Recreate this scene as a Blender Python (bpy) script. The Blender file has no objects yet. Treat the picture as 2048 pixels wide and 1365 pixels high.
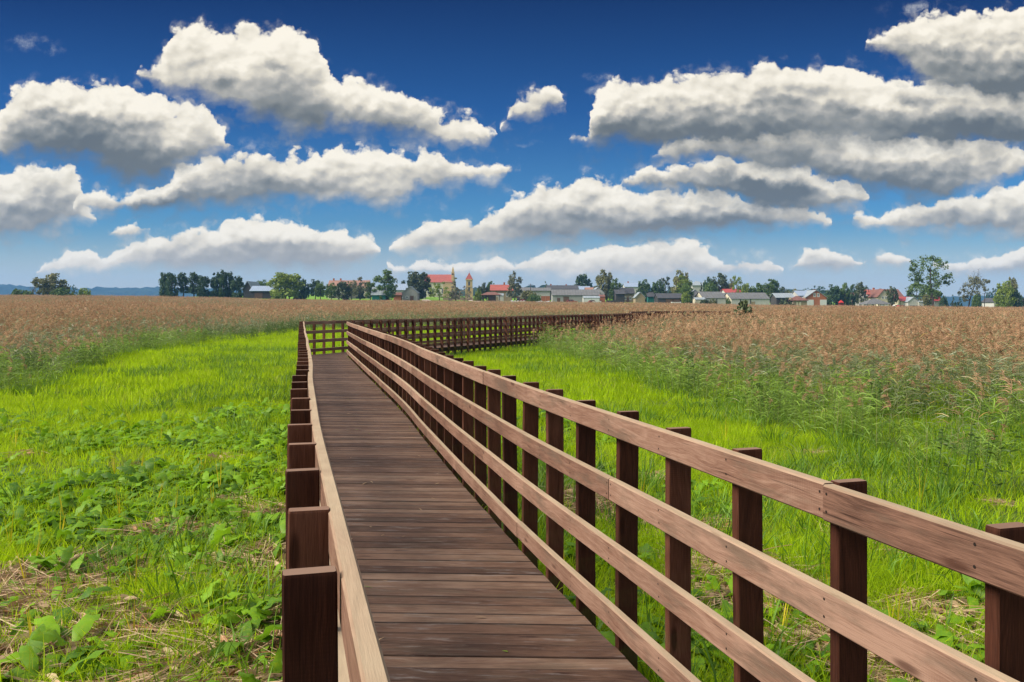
import bpy, bmesh, math, random
import numpy as np
from mathutils import Vector, Matrix, noise as mnoise

random.seed(7)
RNG = np.random.default_rng(7)
scene = bpy.context.scene
COL = scene.collection

# ------------------------------------------------------------------ camera
EYE = 2.0            # eye height above the meadow (1.6 m above the deck)
DECK = 0.4           # deck surface above the meadow
cam_data = bpy.data.cameras.new("camera")
cam = bpy.data.objects.new("camera", cam_data)
COL.objects.link(cam)
cam.location = (0, 0, EYE)
cam.rotation_euler = (math.radians(90), 0, 0)
cam_data.sensor_width = 36.0
cam_data.lens = 36.0 * 1700 / 2048
cam_data.shift_y = -69.5 / 2048
cam_data.clip_start = 0.05
cam_data.clip_end = 20000
scene.camera = cam

scene.view_settings.view_transform = 'Standard'
scene.view_settings.look = 'None'
scene.view_settings.gamma = 1
scene.view_settings.exposure = 0.95
scene.view_settings.use_curve_mapping = False

SUN_EL, SUN_AZ = math.radians(44), math.radians(-104)   # azimuth from +Y towards +X
SUN_STR, SKY_STR = 4.2, 0.12
VIEW_SKY = 0.66
scene.cycles.max_bounces = 6
scene.cycles.transparent_max_bounces = 8
scene.cycles.sample_clamp_indirect = 6
scene.cycles.use_denoising = True

# ------------------------------------------------------------------ node helper
class NT:
    def __init__(self, tree):
        self.t = tree
    def n(self, typ, **kw):
        nd = self.t.nodes.new(typ)
        for k, v in kw.items():
            setattr(nd, k, v)
        return nd
    def put(self, sock, v):
        if isinstance(v, bpy.types.NodeSocket):
            self.t.links.new(v, sock)
        elif v is not None:
            sock.default_value = v
    def m(self, op, a, b=None, c=None, clamp=False):
        nd = self.n('ShaderNodeMath', operation=op, use_clamp=clamp)
        self.put(nd.inputs[0], a)
        if b is not None: self.put(nd.inputs[1], b)
        if c is not None: self.put(nd.inputs[2], c)
        return nd.outputs[0]
    def v(self, op, a, b=None, c=None, out=0):
        nd = self.n('ShaderNodeVectorMath', operation=op)
        self.put(nd.inputs[0], a)
        if b is not None: self.put(nd.inputs[1], b)
        if c is not None: self.put(nd.inputs[2], c)
        return nd.outputs[out]
    def scale(self, a, s):
        nd = self.n('ShaderNodeVectorMath', operation='SCALE')
        self.put(nd.inputs[0], a); self.put(nd.inputs[3], s)
        return nd.outputs[0]
    def noise(self, vec, sc, detail=4, rough=0.5, color=False, dim='3D', lac=2.0, dist=0.0):
        nd = self.n('ShaderNodeTexNoise', noise_dimensions=dim)
        self.put(nd.inputs['Vector'], vec)
        nd.inputs['Scale'].default_value = sc
        nd.inputs['Detail'].default_value = detail
        nd.inputs['Roughness'].default_value = rough
        nd.inputs['Lacunarity'].default_value = lac
        nd.inputs['Distortion'].default_value = dist
        return nd.outputs[1 if color else 0]
    def mix(self, f, a, b, blend='MIX'):
        nd = self.n('ShaderNodeMix', data_type='RGBA', blend_type=blend)
        self.put(nd.inputs[0], f); self.put(nd.inputs[6], a); self.put(nd.inputs[7], b)
        return nd.outputs[2]
    def ramp(self, f, stops, interp='LINEAR'):
        nd = self.n('ShaderNodeValToRGB')
        nd.color_ramp.interpolation = interp
        e = nd.color_ramp.elements
        while len(e) > 1: e.remove(e[-1])
        e[0].position = stops[0][0]; e[0].color = c4(stops[0][1])
        for p, c in stops[1:]:
            q = e.new(p); q.color = c4(c)
        self.put(nd.inputs[0], f)
        return nd.outputs[0]
    def mapr(self, x, a, b, c=0.0, d=1.0, smooth=True):
        nd = self.n('ShaderNodeMapRange', interpolation_type='SMOOTHSTEP' if smooth else 'LINEAR')
        self.put(nd.inputs[0], x)
        for i, q in zip((1, 2, 3, 4), (a, b, c, d)): nd.inputs[i].default_value = q
        return nd.outputs[0]
    def sep(self, v):
        nd = self.n('ShaderNodeSeparateXYZ'); self.put(nd.inputs[0], v)
        return nd.outputs
    def comb(self, x, y, z):
        nd = self.n('ShaderNodeCombineXYZ')
        for i, q in enumerate((x, y, z)): self.put(nd.inputs[i], q)
        return nd.outputs[0]

def c4(c):
    if isinstance(c, (int, float)): return (c, c, c, 1)
    return (c[0], c[1], c[2], 1)

# ------------------------------------------------------------------ sky
# cloud banks, far to near: upper edge, lower edge and depth of shade as functions of the bearing
# (tangent coordinates over the meadow, in thousandths)
BANKS = [
"""-300 620 600 0|60 556 556 0|90 530 552 .2|150 506 553 .2|215 512 550 .3|235 506 545 .3|270 486 545 .4|340 474 545 .8|420 448 547 .9|480 432 548 .9|530 430 548 .9|580 446 545 .9|640 447 543 .8|700 468 538 .6|745 474 528 .4|765 505 505 0|780 530 545 .1|860 520 552 .2|900 530 556 .2|950 516 556 .2|1000 518 552 .2|1030 530 550 .2|1060 505 555 .3|1110 492 560 .3|1160 494 562 .3|1240 484 565 .2|1310 492 566 .2|1380 478 566 .3|1420 490 560 .4|1450 524 556 .3|1490 516 556 .2|1550 524 552 .2|1572 545 545 0|1580 525 543 .5|1605 502 547 .7|1660 498 549 .7|1700 510 548 .6|1722 530 535 .2|1735 508 530 .5|1780 502 538 .5|1815 512 534 .4|1830 526 526 0|1860 530 535 .2|1900 520 552 .5|1960 508 556 .7|2020 505 556 .7|2060 470 550 .6|2400 480 550 .6""",
"""-300 500 500 0|210 470 470 0|235 452 479 .2|265 450 481 .2|292 462 474 .1|300 470 470 0|770 500 500 0|800 465 506 .3|850 438 510 .4|920 430 510 .3|950 440 505 .3|970 415 500 .3|1000 425 498 .4|1020 398 495 .6|1065 376 492 .8|1120 368 492 .9|1170 360 490 .9|1215 366 488 1.|1260 380 488 1.1|1320 378 482 1.2|1400 385 474 1.3|1480 390 464 1.3|1540 400 460 1.0|1570 415 460 .4|1610 418 458 .3|1655 424 456 .2|1668 445 445 0|1698 440 440 0|1712 425 455 .2|1740 428 464 .3|1800 415 466 .4|1850 408 468 .5|1900 392 470 .6|1960 374 475 .7|2010 370 480 .6|2060 362 490 .6|2400 350 480 .6""",
"""-300 330 480 .7|0 355 482 .8|30 352 482 .8|60 330 478 .7|110 330 474 .6|140 336 470 .5|158 352 466 .4|172 395 462 .3|190 430 448 .1|200 440 440 0|1225 390 390 0|1240 355 378 .3|1300 330 388 .5|1340 338 398 .7|1420 322 408 .9|1450 314 420 1.1|1540 318 440 1.2|1600 332 440 1.0|1650 342 434 .7|1700 352 426 .5|1722 365 420 .5|1738 400 400 0|2400 400 400 0""",
"""-300 420 420 0|145 425 425 0|165 395 432 .3|205 380 436 .5|260 386 436 1.0|320 372 434 1.2|360 330 430 1.0|420 314 424 .8|500 306 418 .7|540 316 414 .7|600 304 412 .6|690 301 412 .5|740 299 424 .5|790 306 418 .4|830 316 392 .3|860 305 388 .3|900 308 380 .3|940 326 374 .3|990 330 370 .2|1025 332 360 .1|1045 345 345 0|1290 315 315 0|1310 285 325 .5|1400 262 335 .6|1500 250 352 .7|1600 245 360 .8|1680 245 376 1.0|1760 250 398 1.1|1830 262 414 1.1|1890 268 410 .9|1960 276 388 .6|2030 285 362 .4|2060 290 350 .3|2400 300 350 .3""",
"""-300 165 330 .8|0 240 312 .5|15 200 320 .7|45 166 330 1.0|100 158 336 1.1|170 160 342 1.1|220 170 362 1.2|270 158 380 1.2|310 172 378 1.2|330 200 372 1.0|360 202 350 .8|410 205 325 .5|435 235 314 .4|455 270 298 .2|465 290 290 0|1130 278 278 0|1140 265 282 .1|1172 268 294 .4|1185 205 298 .9|1220 160 302 1.1|1300 152 306 1.1|1380 155 312 1.2|1410 138 314 1.2|1480 144 314 1.1|1520 130 312 1.1|1600 128 312 .7|1650 134 310 .6|1700 124 308 .6|1740 134 308 .7|1755 148 308 .9|1850 152 310 1.1|1950 165 312 1.2|2048 175 312 1.1|2400 175 312 1.1""",
"""-300 100 100 0|270 150 150 0|290 138 165 .2|330 110 185 .3|345 62 195 .3|410 46 205 .4|440 72 215 .4|500 48 245 .5|560 42 285 .6|600 60 292 .6|640 88 280 .6|660 135 262 .5|690 160 272 .5|730 163 282 .5|800 182 290 .4|850 208 302 .4|880 228 302 .3|930 228 302 .3|970 240 294 .3|988 262 275 .2|996 268 268 0|990 230 230 0|990 218 236 .1|1030 196 246 .3|1080 178 248 .4|1125 184 228 .3|1142 206 206 0|1725 85 85 0|1738 74 95 .3|1790 42 130 .5|1830 32 158 .7|1880 24 185 .9|1940 14 205 1.1|2000 18 222 1.2|2060 16 228 1.2|2400 16 228 1.2""",
]
DARKS = """
1640 180 70 18 .8|1590 205 50 14 .6|1830 192 60 16 .8|1690 218 50 10 .5|1570 378 80 22 1.3|1500 372 36 12 .8|600 240 130 34 .5|780 270 120 22 .4|130 400 60 14 .4|450 160 24 22 .6|550 128 26 10 .5
"""
WISPS = """
65 88 55 14|110 100 30 9|40 80 30 10|205 150 32 7|1820 20 60 14|1870 14 40 12|1205 150 34 9|1195 178 18 9|480 290 40 16|1060 290 26 6
"""
def parse(s):
    out = []
    for ln in s.strip().split('\n'):
        for e in ln.split('|'):
            out.append([float(q) for q in e.split()])
    return out

world = bpy.data.worlds.new("World")
scene.world = world
world.use_nodes = True
wt = world.node_tree
wt.nodes.clear()
W = NT(wt)
tc = W.n('ShaderNodeTexCoord')
dirv = tc.outputs['Generated']
dx, dy, dz = W.sep(dirv)
ay = W.m('MAXIMUM', W.m('ABSOLUTE', dy), 0.12)
px = W.m('ADD', W.m('MULTIPLY', W.m('DIVIDE', dx, ay), 1.7), 1.024)
pz = W.m('SUBTRACT', 0.613, W.m('MULTIPLY', W.m('DIVIDE', dz, ay), 1.7))   # grows downwards
P = W.comb(px, pz, 0.0)

def blob_sum(P, items, soft=1.0, weight=False):
    acc = acct = None
    for it in items:
        cx, cy, rx, ry = [q / 1000 for q in it[:4]]
        q = W.v('MULTIPLY_ADD', P, (1 / rx, 1 / ry, 0), (-cx / rx, -cy / ry, 0))
        d2 = W.v('DOT_PRODUCT', q, q, out=1)
        w = W.m('MULTIPLY_ADD', d2, -0.62, 1.0, clamp=True)
        w = W.m('MULTIPLY', w, w)
        if len(it) > 4: w = W.m('MULTIPLY', w, it[4])
        acc = w if acc is None else W.m('ADD', acc, w)
        P = W.v('MULTIPLY_ADD', acc, (1e-9, 1e-9, 0), P)      # keeps the evaluation sequential
        if weight:
            qy = W.sep(q)[1]
            wt_ = W.m('MULTIPLY', w, qy)
            acct = wt_ if acct is None else W.m('ADD', acct, wt_)
            P = W.v('MULTIPLY_ADD', acct, (1e-9, 1e-9, 0), P)
    return acc, acct

# plain blue sky
sky = W.n('ShaderNodeTexSky', sky_type='NISHITA')
sky.sun_disc = False
sky.sun_elevation = SUN_EL
sky.sun_rotation = SUN_AZ
sky.air_density = 1.0
sky.dust_density = 0.3
sky.ozone_density = 3.0
elev = W.m('DIVIDE', dz, W.m('MAXIMUM', ay, 0.001))
tint = W.ramp(W.m('MULTIPLY', elev, 2.4), [(0.0, (.40, .47, .50)), (0.10, (.30, .44, .52)), (0.28, (.155, .365, .55)), (0.55, (.045, .190, .41)), (0.88, (.008, .064, .20)), (1.0, (.006, .050, .168))])
skyc = W.mix(1.0, sky.outputs[0], tint, 'MULTIPLY')
bluec = W.scale(skyc, SKY_STR * VIEW_SKY)

# domain warp: coarse swirls and fine curls
nz1 = W.noise(P, 8.0, 2, 0.5, color=True)
nz2 = W.noise(P, 34.0, 5, 0.60, color=True)
w1 = W.scale(W.v('SUBTRACT', nz1, (.5, .5, .5)), 0.050)
w2 = W.scale(W.v('SUBTRACT', nz2, (.5, .5, .5)), 0.030)
far_ = W.mapr(pz, 0.30, 0.58, 1.0, 0.42)
PW = W.v('MULTIPLY', W.v('ADD', P, W.scale(W.v('ADD', w1, w2), far_)), (1, 1, 0))

def billow(Q, detail):
    vo = W.n('ShaderNodeTexVoronoi', feature='SMOOTH_F1', voronoi_dimensions='2D')
    W.put(vo.inputs['Vector'], Q)
    vo.inputs['Scale'].default_value = 17
    vo.inputs['Detail'].default_value = detail
    vo.inputs['Roughness'].default_value = 0.45
    vo.inputs['Lacunarity'].default_value = 2.4
    vo.inputs['Smoothness'].default_value = 0.45
    return W.m('SUBTRACT', 0.62, vo.outputs['Distance'])

PWs = W.v('ADD', P, W.scale(W.v('SUBTRACT', nz2, (.5, .5, .5)), 0.022))
PB = W.v('MULTIPLY', PWs, (1.0, 1.35, 0))
b0 = billow(PB, 2.4)
b1 = billow(W.v('ADD', PB, (-0.006, -0.016, 0)), 1.4)
b2 = billow(PB, 1.4)
relief = W.m('SUBTRACT', b2, b1)
f1 = W.noise(PWs, 26.0, 6, 0.58)
f2 = W.noise(W.v('MULTIPLY', PWs, (.6, 1.3, 1)), 8.0, 5, 0.52)

U = W.m('MULTIPLY', W.m('ADD', W.sep(PW)[0], 0.3), 1 / 2.7, clamp=True)
Y = W.sep(PW)[1]
def bank(rows):
    rows = sorted(rows, key=lambda r: r[0])
    nd = W.n('ShaderNodeRGBCurve')
    mp = nd.mapping
    for k, sc in ((0, 700), (1, 700), (2, 2.0)):
        cv = mp.curves[k]
        pts = [((r[0] + 300) / 2700, max(0, min(1, r[k + 1] / sc))) for r in rows]
        cv.points[0].location = pts[0]; cv.points[1].location = pts[-1]
        for p in pts[1:-1]:
            cv.points.new(*p)
        for p in cv.points:
            p.handle_type = 'VECTOR'
    mp.update()
    W.put(nd.inputs['Color'], W.comb(U, U, U))
    return W.sep(nd.outputs[0])

NB = W.m('ADD', W.m('MULTIPLY', b0, 0.030), W.m('MULTIPLY', W.m('SUBTRACT', f1, 0.5), 0.036))
far_n = W.mapr(pz, 0.30, 0.58, 1.0, 0.72)
NB = W.m('ADD', W.m('MULTIPLY', W.m('ADD', NB, 0.005), far_n), W.m('MULTIPLY', W.m('SUBTRACT', 1.0, far_), 0.004))
tonenoise = W.m('ADD', W.m('MULTIPLY', relief, 0.20), W.m('ADD', W.m('MULTIPLY', W.m('SUBTRACT', f2, 0.5), 0.50), W.m('MULTIPLY', W.m('SUBTRACT', f1, 0.5), 0.10)))
DK, _ = blob_sum(PW, parse(DARKS))
WI, _ = blob_sum(PW, parse(WISPS))
veil = W.mapr(pz, 0.44, 0.585, 0.0, 0.75)
hz = W.m('MULTIPLY', W.mapr(pz, 0.40, 0.60), 0.34)
total = W.mix(veil, bluec, (.31, .315, .305, 1))
total = W.mix(W.m('MULTIPLY', W.m('MULTIPLY', WI, W.mapr(f1, 0.42, 0.75)), 0.6, clamp=True), total, (.42*.66, .45*.66, .50*.66, 1))
for rows in BANKS:
    T, B, S = bank(parse(rows))
    top = W.m('MULTIPLY', T, 0.7)
    h = W.m('MAXIMUM', W.m('MULTIPLY_ADD', B, 0.7, W.m('MULTIPLY', top, -1)), 0.0005)
    e1 = W.m('SUBTRACT', Y, top)
    e2 = W.m('SUBTRACT', W.m('ADD', h, 0.008), e1)
    t = W.m('DIVIDE', e1, h)
    d1 = W.m('ADD', e1, NB)
    d2 = W.m('MULTIPLY', W.m('ADD', e2, NB), 0.55)
    d = W.m('MINIMUM', d1, d2)
    d = W.m('SUBTRACT', d, W.mapr(h, 0.001, 0.011, 0.06, 0.0))
    soft = W.m('MULTIPLY', W.mapr(t, 0.25, 0.95, 0.008, 0.026), far_n)
    cover = W.m('DIVIDE', W.m('SUBTRACT', d, 0.004), soft, clamp=True)
    fringe = W.m('MULTIPLY', W.mapr(d, -0.016, 0.010), W.mapr(f1, 0.45, 0.75, 0.0, 0.40))
    fringe = W.m('MULTIPLY', fringe, W.mapr(h, .002, .012))
    cover = W.m('MAXIMUM', cover, fringe)
    # bright crown, grey belly
    shade = W.m('MULTIPLY', W.mapr(W.m('ADD', t, W.m('MULTIPLY', tonenoise, -0.6)), 0.20, 0.72), W.m('MULTIPLY', S, 1.12))
    lit = W.m('SUBTRACT', W.m('SUBTRACT', 0.98, W.m('MULTIPLY', W.m('MAXIMUM', t, 0.0), 0.26)), shade)
    lit = W.m('ADD', lit, tonenoise)
    lit = W.m('SUBTRACT', lit, W.m('MULTIPLY', W.m('MULTIPLY', DK, W.m('ADD', 0.1, f1)), 0.7))
    lit = W.m('MAXIMUM', lit, W.m('MULTIPLY', f2, 0.30))
    ccol = W.ramp(lit, [(0.0, (.115, .13, .14)), (0.22, (.185, .20, .20)), (0.42, (.32, .325, .305)), (0.62, (.56, .535, .475)),
                        (0.80, (.88, .81, .67)), (0.96, (1.14, 1.06, .90))])
    ccol = W.mix(hz, ccol, (1.25, 1.04, .74, 1))
    total = W.mix(W.m('MULTIPLY', cover, W.mapr(pz, .56, .61, 1.0, .6)), total, W.scale(ccol, 0.70 * VIEW_SKY))
bgk = W.n('ShaderNodeBackground')
W.put(bgk.inputs[0], total)
clouds = bgk.outputs[0]
def mixs(f, a, b):
    nd = W.n('ShaderNodeMixShader')
    W.put(nd.inputs[0], f)
    wt.links.new(a, nd.inputs[1]); wt.links.new(b, nd.inputs[2])
    return nd.outputs[0]
# the rest of the sky, overhead and behind: broken white cloud added out of view to brighten the ambient light
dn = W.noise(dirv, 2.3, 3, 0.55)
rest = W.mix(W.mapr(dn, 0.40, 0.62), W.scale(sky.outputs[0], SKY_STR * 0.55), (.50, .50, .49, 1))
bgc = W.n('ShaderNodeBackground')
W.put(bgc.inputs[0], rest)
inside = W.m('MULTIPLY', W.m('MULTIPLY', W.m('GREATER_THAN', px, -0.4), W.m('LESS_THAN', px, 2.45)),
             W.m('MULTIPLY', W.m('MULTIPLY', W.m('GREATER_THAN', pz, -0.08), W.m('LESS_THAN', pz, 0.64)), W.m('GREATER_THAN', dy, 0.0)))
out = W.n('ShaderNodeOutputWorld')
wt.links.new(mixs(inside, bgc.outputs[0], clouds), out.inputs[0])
world.cycles.sampling_method = 'NONE'

sun_d = bpy.data.lights.new("sun", 'SUN')
sun = bpy.data.objects.new("sun", sun_d)
COL.objects.link(sun)
sun_d.energy = SUN_STR
sun_d.angle = math.radians(32)      # veiled by cloud: no hard shadows in the photograph
sun_d.color = (1.0, .93, .82)
sdir = Vector((math.sin(SUN_AZ) * math.cos(SUN_EL), math.cos(SUN_AZ) * math.cos(SUN_EL), math.sin(SUN_EL)))
sun.rotation_euler = sdir.to_track_quat('Z', 'Y').to_euler()

# ================================================================== helpers
def tag(o, label=None, cat=None, group=None, kind=None):
    if label: o['label'] = label
    if cat: o['category'] = cat
    if group: o['group'] = group
    if kind: o['kind'] = kind
    return o

def empty(name, loc=(0, 0, 0), rz=0.0, **kw):
    o = bpy.data.objects.new(name, None)
    o.empty_display_size = 0.5
    o.location = loc
    o.rotation_euler = (0, 0, rz)
    COL.objects.link(o)
    return tag(o, **kw)

class MB:
    """collects polygons with uv in metres, a random value per piece and a material slot"""
    def __init__(self):
        self.v = []; self.f = []; self.uv = []; self.r = []; self.mi = []
    def poly(self, pts, uvs=None, r=0.5, mi=0):
        k = len(self.v)
        self.v.extend(tuple(p) for p in pts)
        self.f.append(tuple(range(k, k + len(pts))))
        self.uv.extend(uvs if uvs is not None else [(0, 0)] * len(pts))
        self.r.append(r); self.mi.append(mi)
    def sweep(self, rings, us, r=0.5, mi=0, caps=True, u0=0.0):
        """rings: list of equal length point loops"""
        n = len(rings[0]); k = len(self.v)
        for ring in rings: self.v.extend(tuple(p) for p in ring)
        per = [0.0]
        for j in range(n):
            per.append(per[-1] + (Vector(rings[0][(j + 1) % n]) - Vector(rings[0][j])).length)
        for i in range(len(rings) - 1):
            for j in range(n):
                a, b = k + i * n + j, k + i * n + (j + 1) % n
                c, d = k + (i + 1) * n + (j + 1) % n, k + (i + 1) * n + j
                self.f.append((a, b, c, d))
                self.uv.extend([(u0 + us[i], per[j]), (u0 + us[i], per[j + 1]), (u0 + us[i + 1], per[j + 1]), (u0 + us[i + 1], per[j])])
                self.r.append(r); self.mi.append(mi)
        if caps:
            self.f.append(tuple(k + j for j in reversed(range(n))))
            self.uv.extend([(u0 + 0.02 * j, 0.5) for j in range(n)]); self.r.append(r); self.mi.append(mi)
            e = k + (len(rings) - 1) * n
            self.f.append(tuple(e + j for j in range(n)))
            self.uv.extend([(u0 + 0.02 * j, 0.5) for j in range(n)]); self.r.append(r); self.mi.append(mi)
    def box(self, x0, x1, y0, y1, z0, z1, r=0.5, mi=0):
        P = [(x0, y0, z0), (x1, y0, z0), (x1, y1, z0), (x0, y1, z0), (x0, y0, z1), (x1, y0, z1), (x1, y1, z1), (x0, y1, z1)]
        for q in ((0, 1, 5, 4), (1, 2, 6, 5), (2, 3, 7, 6), (3, 0, 4, 7), (4, 5, 6, 7), (3, 2, 1, 0)):
            pts = [P[i] for i in q]
            if q in ((4, 5, 6, 7), (3, 2, 1, 0)): uv = [(p[0], p[1]) for p in pts]
            else: uv = [(p[0] + p[1], p[2]) for p in pts]
            self.poly(pts, uv, r, mi)
    def tube(self, p0, p1, r0, r1, n=6, r=0.5, mi=0):
        p0 = Vector(p0); p1 = Vector(p1)
        d = (p1 - p0).normalized()
        a = d.orthogonal().normalized(); b = d.cross(a)
        ring = lambda p, q: [p + (a * math.cos(2 * math.pi * i / n) + b * math.sin(2 * math.pi * i / n)) * q for i in range(n)]
        self.sweep([ring(p0, r0), ring(p1, r1)], [0, (p1 - p0).length], r, mi)
    def build(self, name, mats, parent=None, smooth=False, **kw):
        me = self.mesh(name, mats, smooth)
        o = bpy.data.objects.new(name, me)
        COL.objects.link(o)
        if parent: o.parent = parent
        return tag(o, **kw)
    def mesh(self, name, mats, smooth=False):
        me = bpy.data.meshes.new(name)
        me.from_pydata(self.v, [], self.f)
        ul = me.uv_layers.new(name='UVMap')
        ul.data.foreach_set('uv', np.array(self.uv, dtype=np.float32).ravel())
        at = me.attributes.new('rnd', 'FLOAT', 'FACE')
        at.data.foreach_set('value', np.array(self.r, dtype=np.float32))
        for m in (mats if isinstance(mats, (list, tuple)) else [mats]): me.materials.append(m)
        me.polygons.foreach_set('material_index', self.mi)
        if smooth: me.polygons.foreach_set('use_smooth', [True] * len(self.f))
        me.update()
        return me

def fast_mesh(name, V, F, mats, mi=None, rnd=None, smooth=False):
    """V (n,3) array, F (m,3|4) array, rnd per face"""
    me = bpy.data.meshes.new(name)
    V = np.asarray(V, dtype=np.float32); F = np.asarray(F, dtype=np.int32)
    me.vertices.add(len(V)); me.vertices.foreach_set('co', V.ravel())
    k = F.shape[1]
    me.loops.add(F.size); me.loops.foreach_set('vertex_index', F.ravel())
    me.polygons.add(len(F))
    me.polygons.foreach_set('loop_start', np.arange(0, F.size, k, dtype=np.int32))
    me.polygons.foreach_set('loop_total', np.full(len(F), k, dtype=np.int32))
    for m in (mats if isinstance(mats, (list, tuple)) else [mats]): me.materials.append(m)
    if mi is not None: me.polygons.foreach_set('material_index', np.asarray(mi, dtype=np.int32))
    if rnd is not None:
        at = me.attributes.new('rnd', 'FLOAT', 'FACE')
        at.data.foreach_set('value', np.asarray(rnd, dtype=np.float32))
    me.update(calc_edges=True)
    if smooth: me.polygons.foreach_set('use_smooth', np.ones(len(F), dtype=bool))
    return me

# ================================================================== materials
def new_mat(name):
    m = bpy.data.materials.new(name); m.use_nodes = True
    m.node_tree.nodes.clear()
    g = NT(m.node_tree)
    o = g.n('ShaderNodeOutputMaterial')
    return m, g, o

def principled(g, col, rough=0.8, spec=0.3, normal=None, metal=0.0):
    p = g.n('ShaderNodeBsdfPrincipled')
    g.put(p.inputs['Base Color'], col); g.put(p.inputs['Roughness'], rough)
    p.inputs['Specular IOR Level'].default_value = spec
    p.inputs['Metallic'].default_value = metal
    if normal is not None: g.put(p.inputs['Normal'], normal)
    return p.outputs[0]

def bump(g, h, strength=0.5, dist=0.01):
    b = g.n('ShaderNodeBump')
    b.inputs['Strength'].default_value = strength
    b.inputs['Distance'].default_value = dist
    g.put(b.inputs['Height'], h)
    return b.outputs[0]

def attr(g, name):
    a = g.n('ShaderNodeAttribute'); a.attribute_name = name
    return a.outputs['Fac']

def objrand(g):
    return g.n('ShaderNodeObjectInfo').outputs['Random']

def wood_mat(name, c_dark, c_mid, c_light, ribs=0.0, rough=0.75, use_obj=False, grain=1.0, moss=0.0, spec=0.25, top=None):
    m, g, o = new_mat(name)
    uv = g.n('ShaderNodeUVMap').outputs[0]
    r = attr(g, 'rnd')
    if use_obj: r = g.m('FRACT', g.m('ADD', r, objrand(g)))
    u, v, _ = g.sep(uv)
    P = g.comb(g.m('ADD', u, g.m('MULTIPLY', r, 37.0)), v, g.m('MULTIPLY', r, 11.0))
    Ps = g.v('MULTIPLY', P, (1.6, 46.0, 1.0))
    warp = g.noise(g.v('MULTIPLY', P, (1.2, 5.0, 1)), 1.5, 2)
    Pw = g.v('ADD', Ps, g.comb(0, g.m('MULTIPLY', warp, 7.0), 0))
    gr = g.noise(Pw, 1.3, 6, 0.72)
    fine = g.noise(g.v('MULTIPLY', P, (14, 320, 1)), 1.0, 3, 0.6)
    blot = g.noise(P, 3.0, 4, 0.6)
    # knots
    vo = g.n('ShaderNodeTexVoronoi', feature='F1'); g.put(vo.inputs['Vector'], g.v('MULTIPLY', P, (2.2, 9.0, 1)))
    vo.inputs['Scale'].default_value = 1.0
    knot = g.mapr(vo.outputs['Distance'], 0.07, 0.16, 1.0, 0.0)
    f = g.m('ADD', g.m('MULTIPLY', gr, 0.75 * grain), g.m('ADD', g.m('MULTIPLY', g.m('SUBTRACT', fine, 0.5), 0.55), g.m('MULTIPLY', g.m('SUBTRACT', blot, 0.5), 0.55)))
    f = g.m('ADD', f, g.m('MULTIPLY', g.m('SUBTRACT', r, 0.5), 0.42))
    col = g.ramp(f, [(0.12, c_dark), (0.42, c_mid), (0.75, c_light)])
    col = g.mix(g.m('MULTIPLY', knot, 0.75), col, (c_dark[0] * .6, c_dark[1] * .45, c_dark[2] * .4, 1))
    stain = g.noise(g.v('MULTIPLY', P, (.9, 4.0, 1)), 1.7, 5, 0.7)
    col = g.mix(g.mapr(stain, 0.48, 0.66, 0.0, .55 * grain if not use_obj else .3), col, (c_mid[0] * .62, c_mid[1] * .82, c_mid[2] * .85, 1))
    # marks of the saw across the grain
    saw = g.m('MULTIPLY', g.m('ABSOLUTE', g.m('SINE', g.m('MULTIPLY', u, math.pi / .0085))), g.mapr(g.noise(g.v('MULTIPLY', P, (1.5, 3, 1)), 1.0, 3, .6), .46, .66))
    col = g.mix(g.m('MULTIPLY', saw, 0.0 if ribs else .35), col, (c_dark[0], c_dark[1], c_dark[2], 1))
    # fine drying cracks and scratches
    cr = g.noise(g.v('MULTIPLY', P, (3, 150, 1)), 1.0, 2, 0.5)
    col = g.mix(g.mapr(cr, 0.34, 0.24, 0.0, 0.7), col, (c_dark[0] * .3, c_dark[1] * .3, c_dark[2] * .3, 1))
    if moss:
        tcn = g.n('ShaderNodeTexCoord').outputs['Object']
        mz = g.noise(tcn, 2.2, 4, 0.6)
        nz = g.sep(tcn)[2]
        mm = g.m('MULTIPLY', g.mapr(mz, 0.46, 0.68), g.mapr(nz, 0.75, 0.15, 0.0, moss))
        col = g.mix(mm, col, (.075, .105, .022, 1))
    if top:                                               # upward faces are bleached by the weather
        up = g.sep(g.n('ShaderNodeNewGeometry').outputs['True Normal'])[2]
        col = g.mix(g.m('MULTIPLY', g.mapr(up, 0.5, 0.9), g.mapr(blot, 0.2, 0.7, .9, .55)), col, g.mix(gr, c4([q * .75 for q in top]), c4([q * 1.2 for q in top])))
    h = g.m('ADD', g.m('MULTIPLY', gr, 0.5), g.m('MULTIPLY', fine, 0.35))
    if ribs:
        w = g.m('ABSOLUTE', g.m('SINE', g.m('MULTIPLY', v, math.pi / ribs)))
        near = g.mapr(g.n('ShaderNodeCameraData').outputs['View Distance'], 4.0, 9.0, 1.0, 0.25) if False else 1.0
        h = g.m('ADD', h, g.m('MULTIPLY', w, 1.1))
        col = g.mix(g.mapr(w, 0.0, 0.55, 0.62, 0.0), col, (c_dark[0] * .32, c_dark[1] * .3, c_dark[2] * .3, 1))
        ed = g.m('ABSOLUTE', g.m('SUBTRACT', v, 0.0665))
        col = g.mix(g.m('MULTIPLY', g.mapr(ed, 0.054, 0.066), g.m('MULTIPLY_ADD', g.m('FRACT', g.m('MULTIPLY', r, 7.31)), .75, .2)), col, (.010, .006, .005, 1))
        pale = g.noise(g.v('MULTIPLY', P, (2.5, 16, 1)), 1.6, 5, 0.7)
        col = g.mix(g.mapr(pale, 0.54, 0.74, 0.0, 0.55), col, (.23, .205, .195, 1))
    nrm = bump(g, h, 0.55, 0.004)
    g.t.links.new(principled(g, col, rough, spec, nrm), o.inputs[0])
    return m

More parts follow.
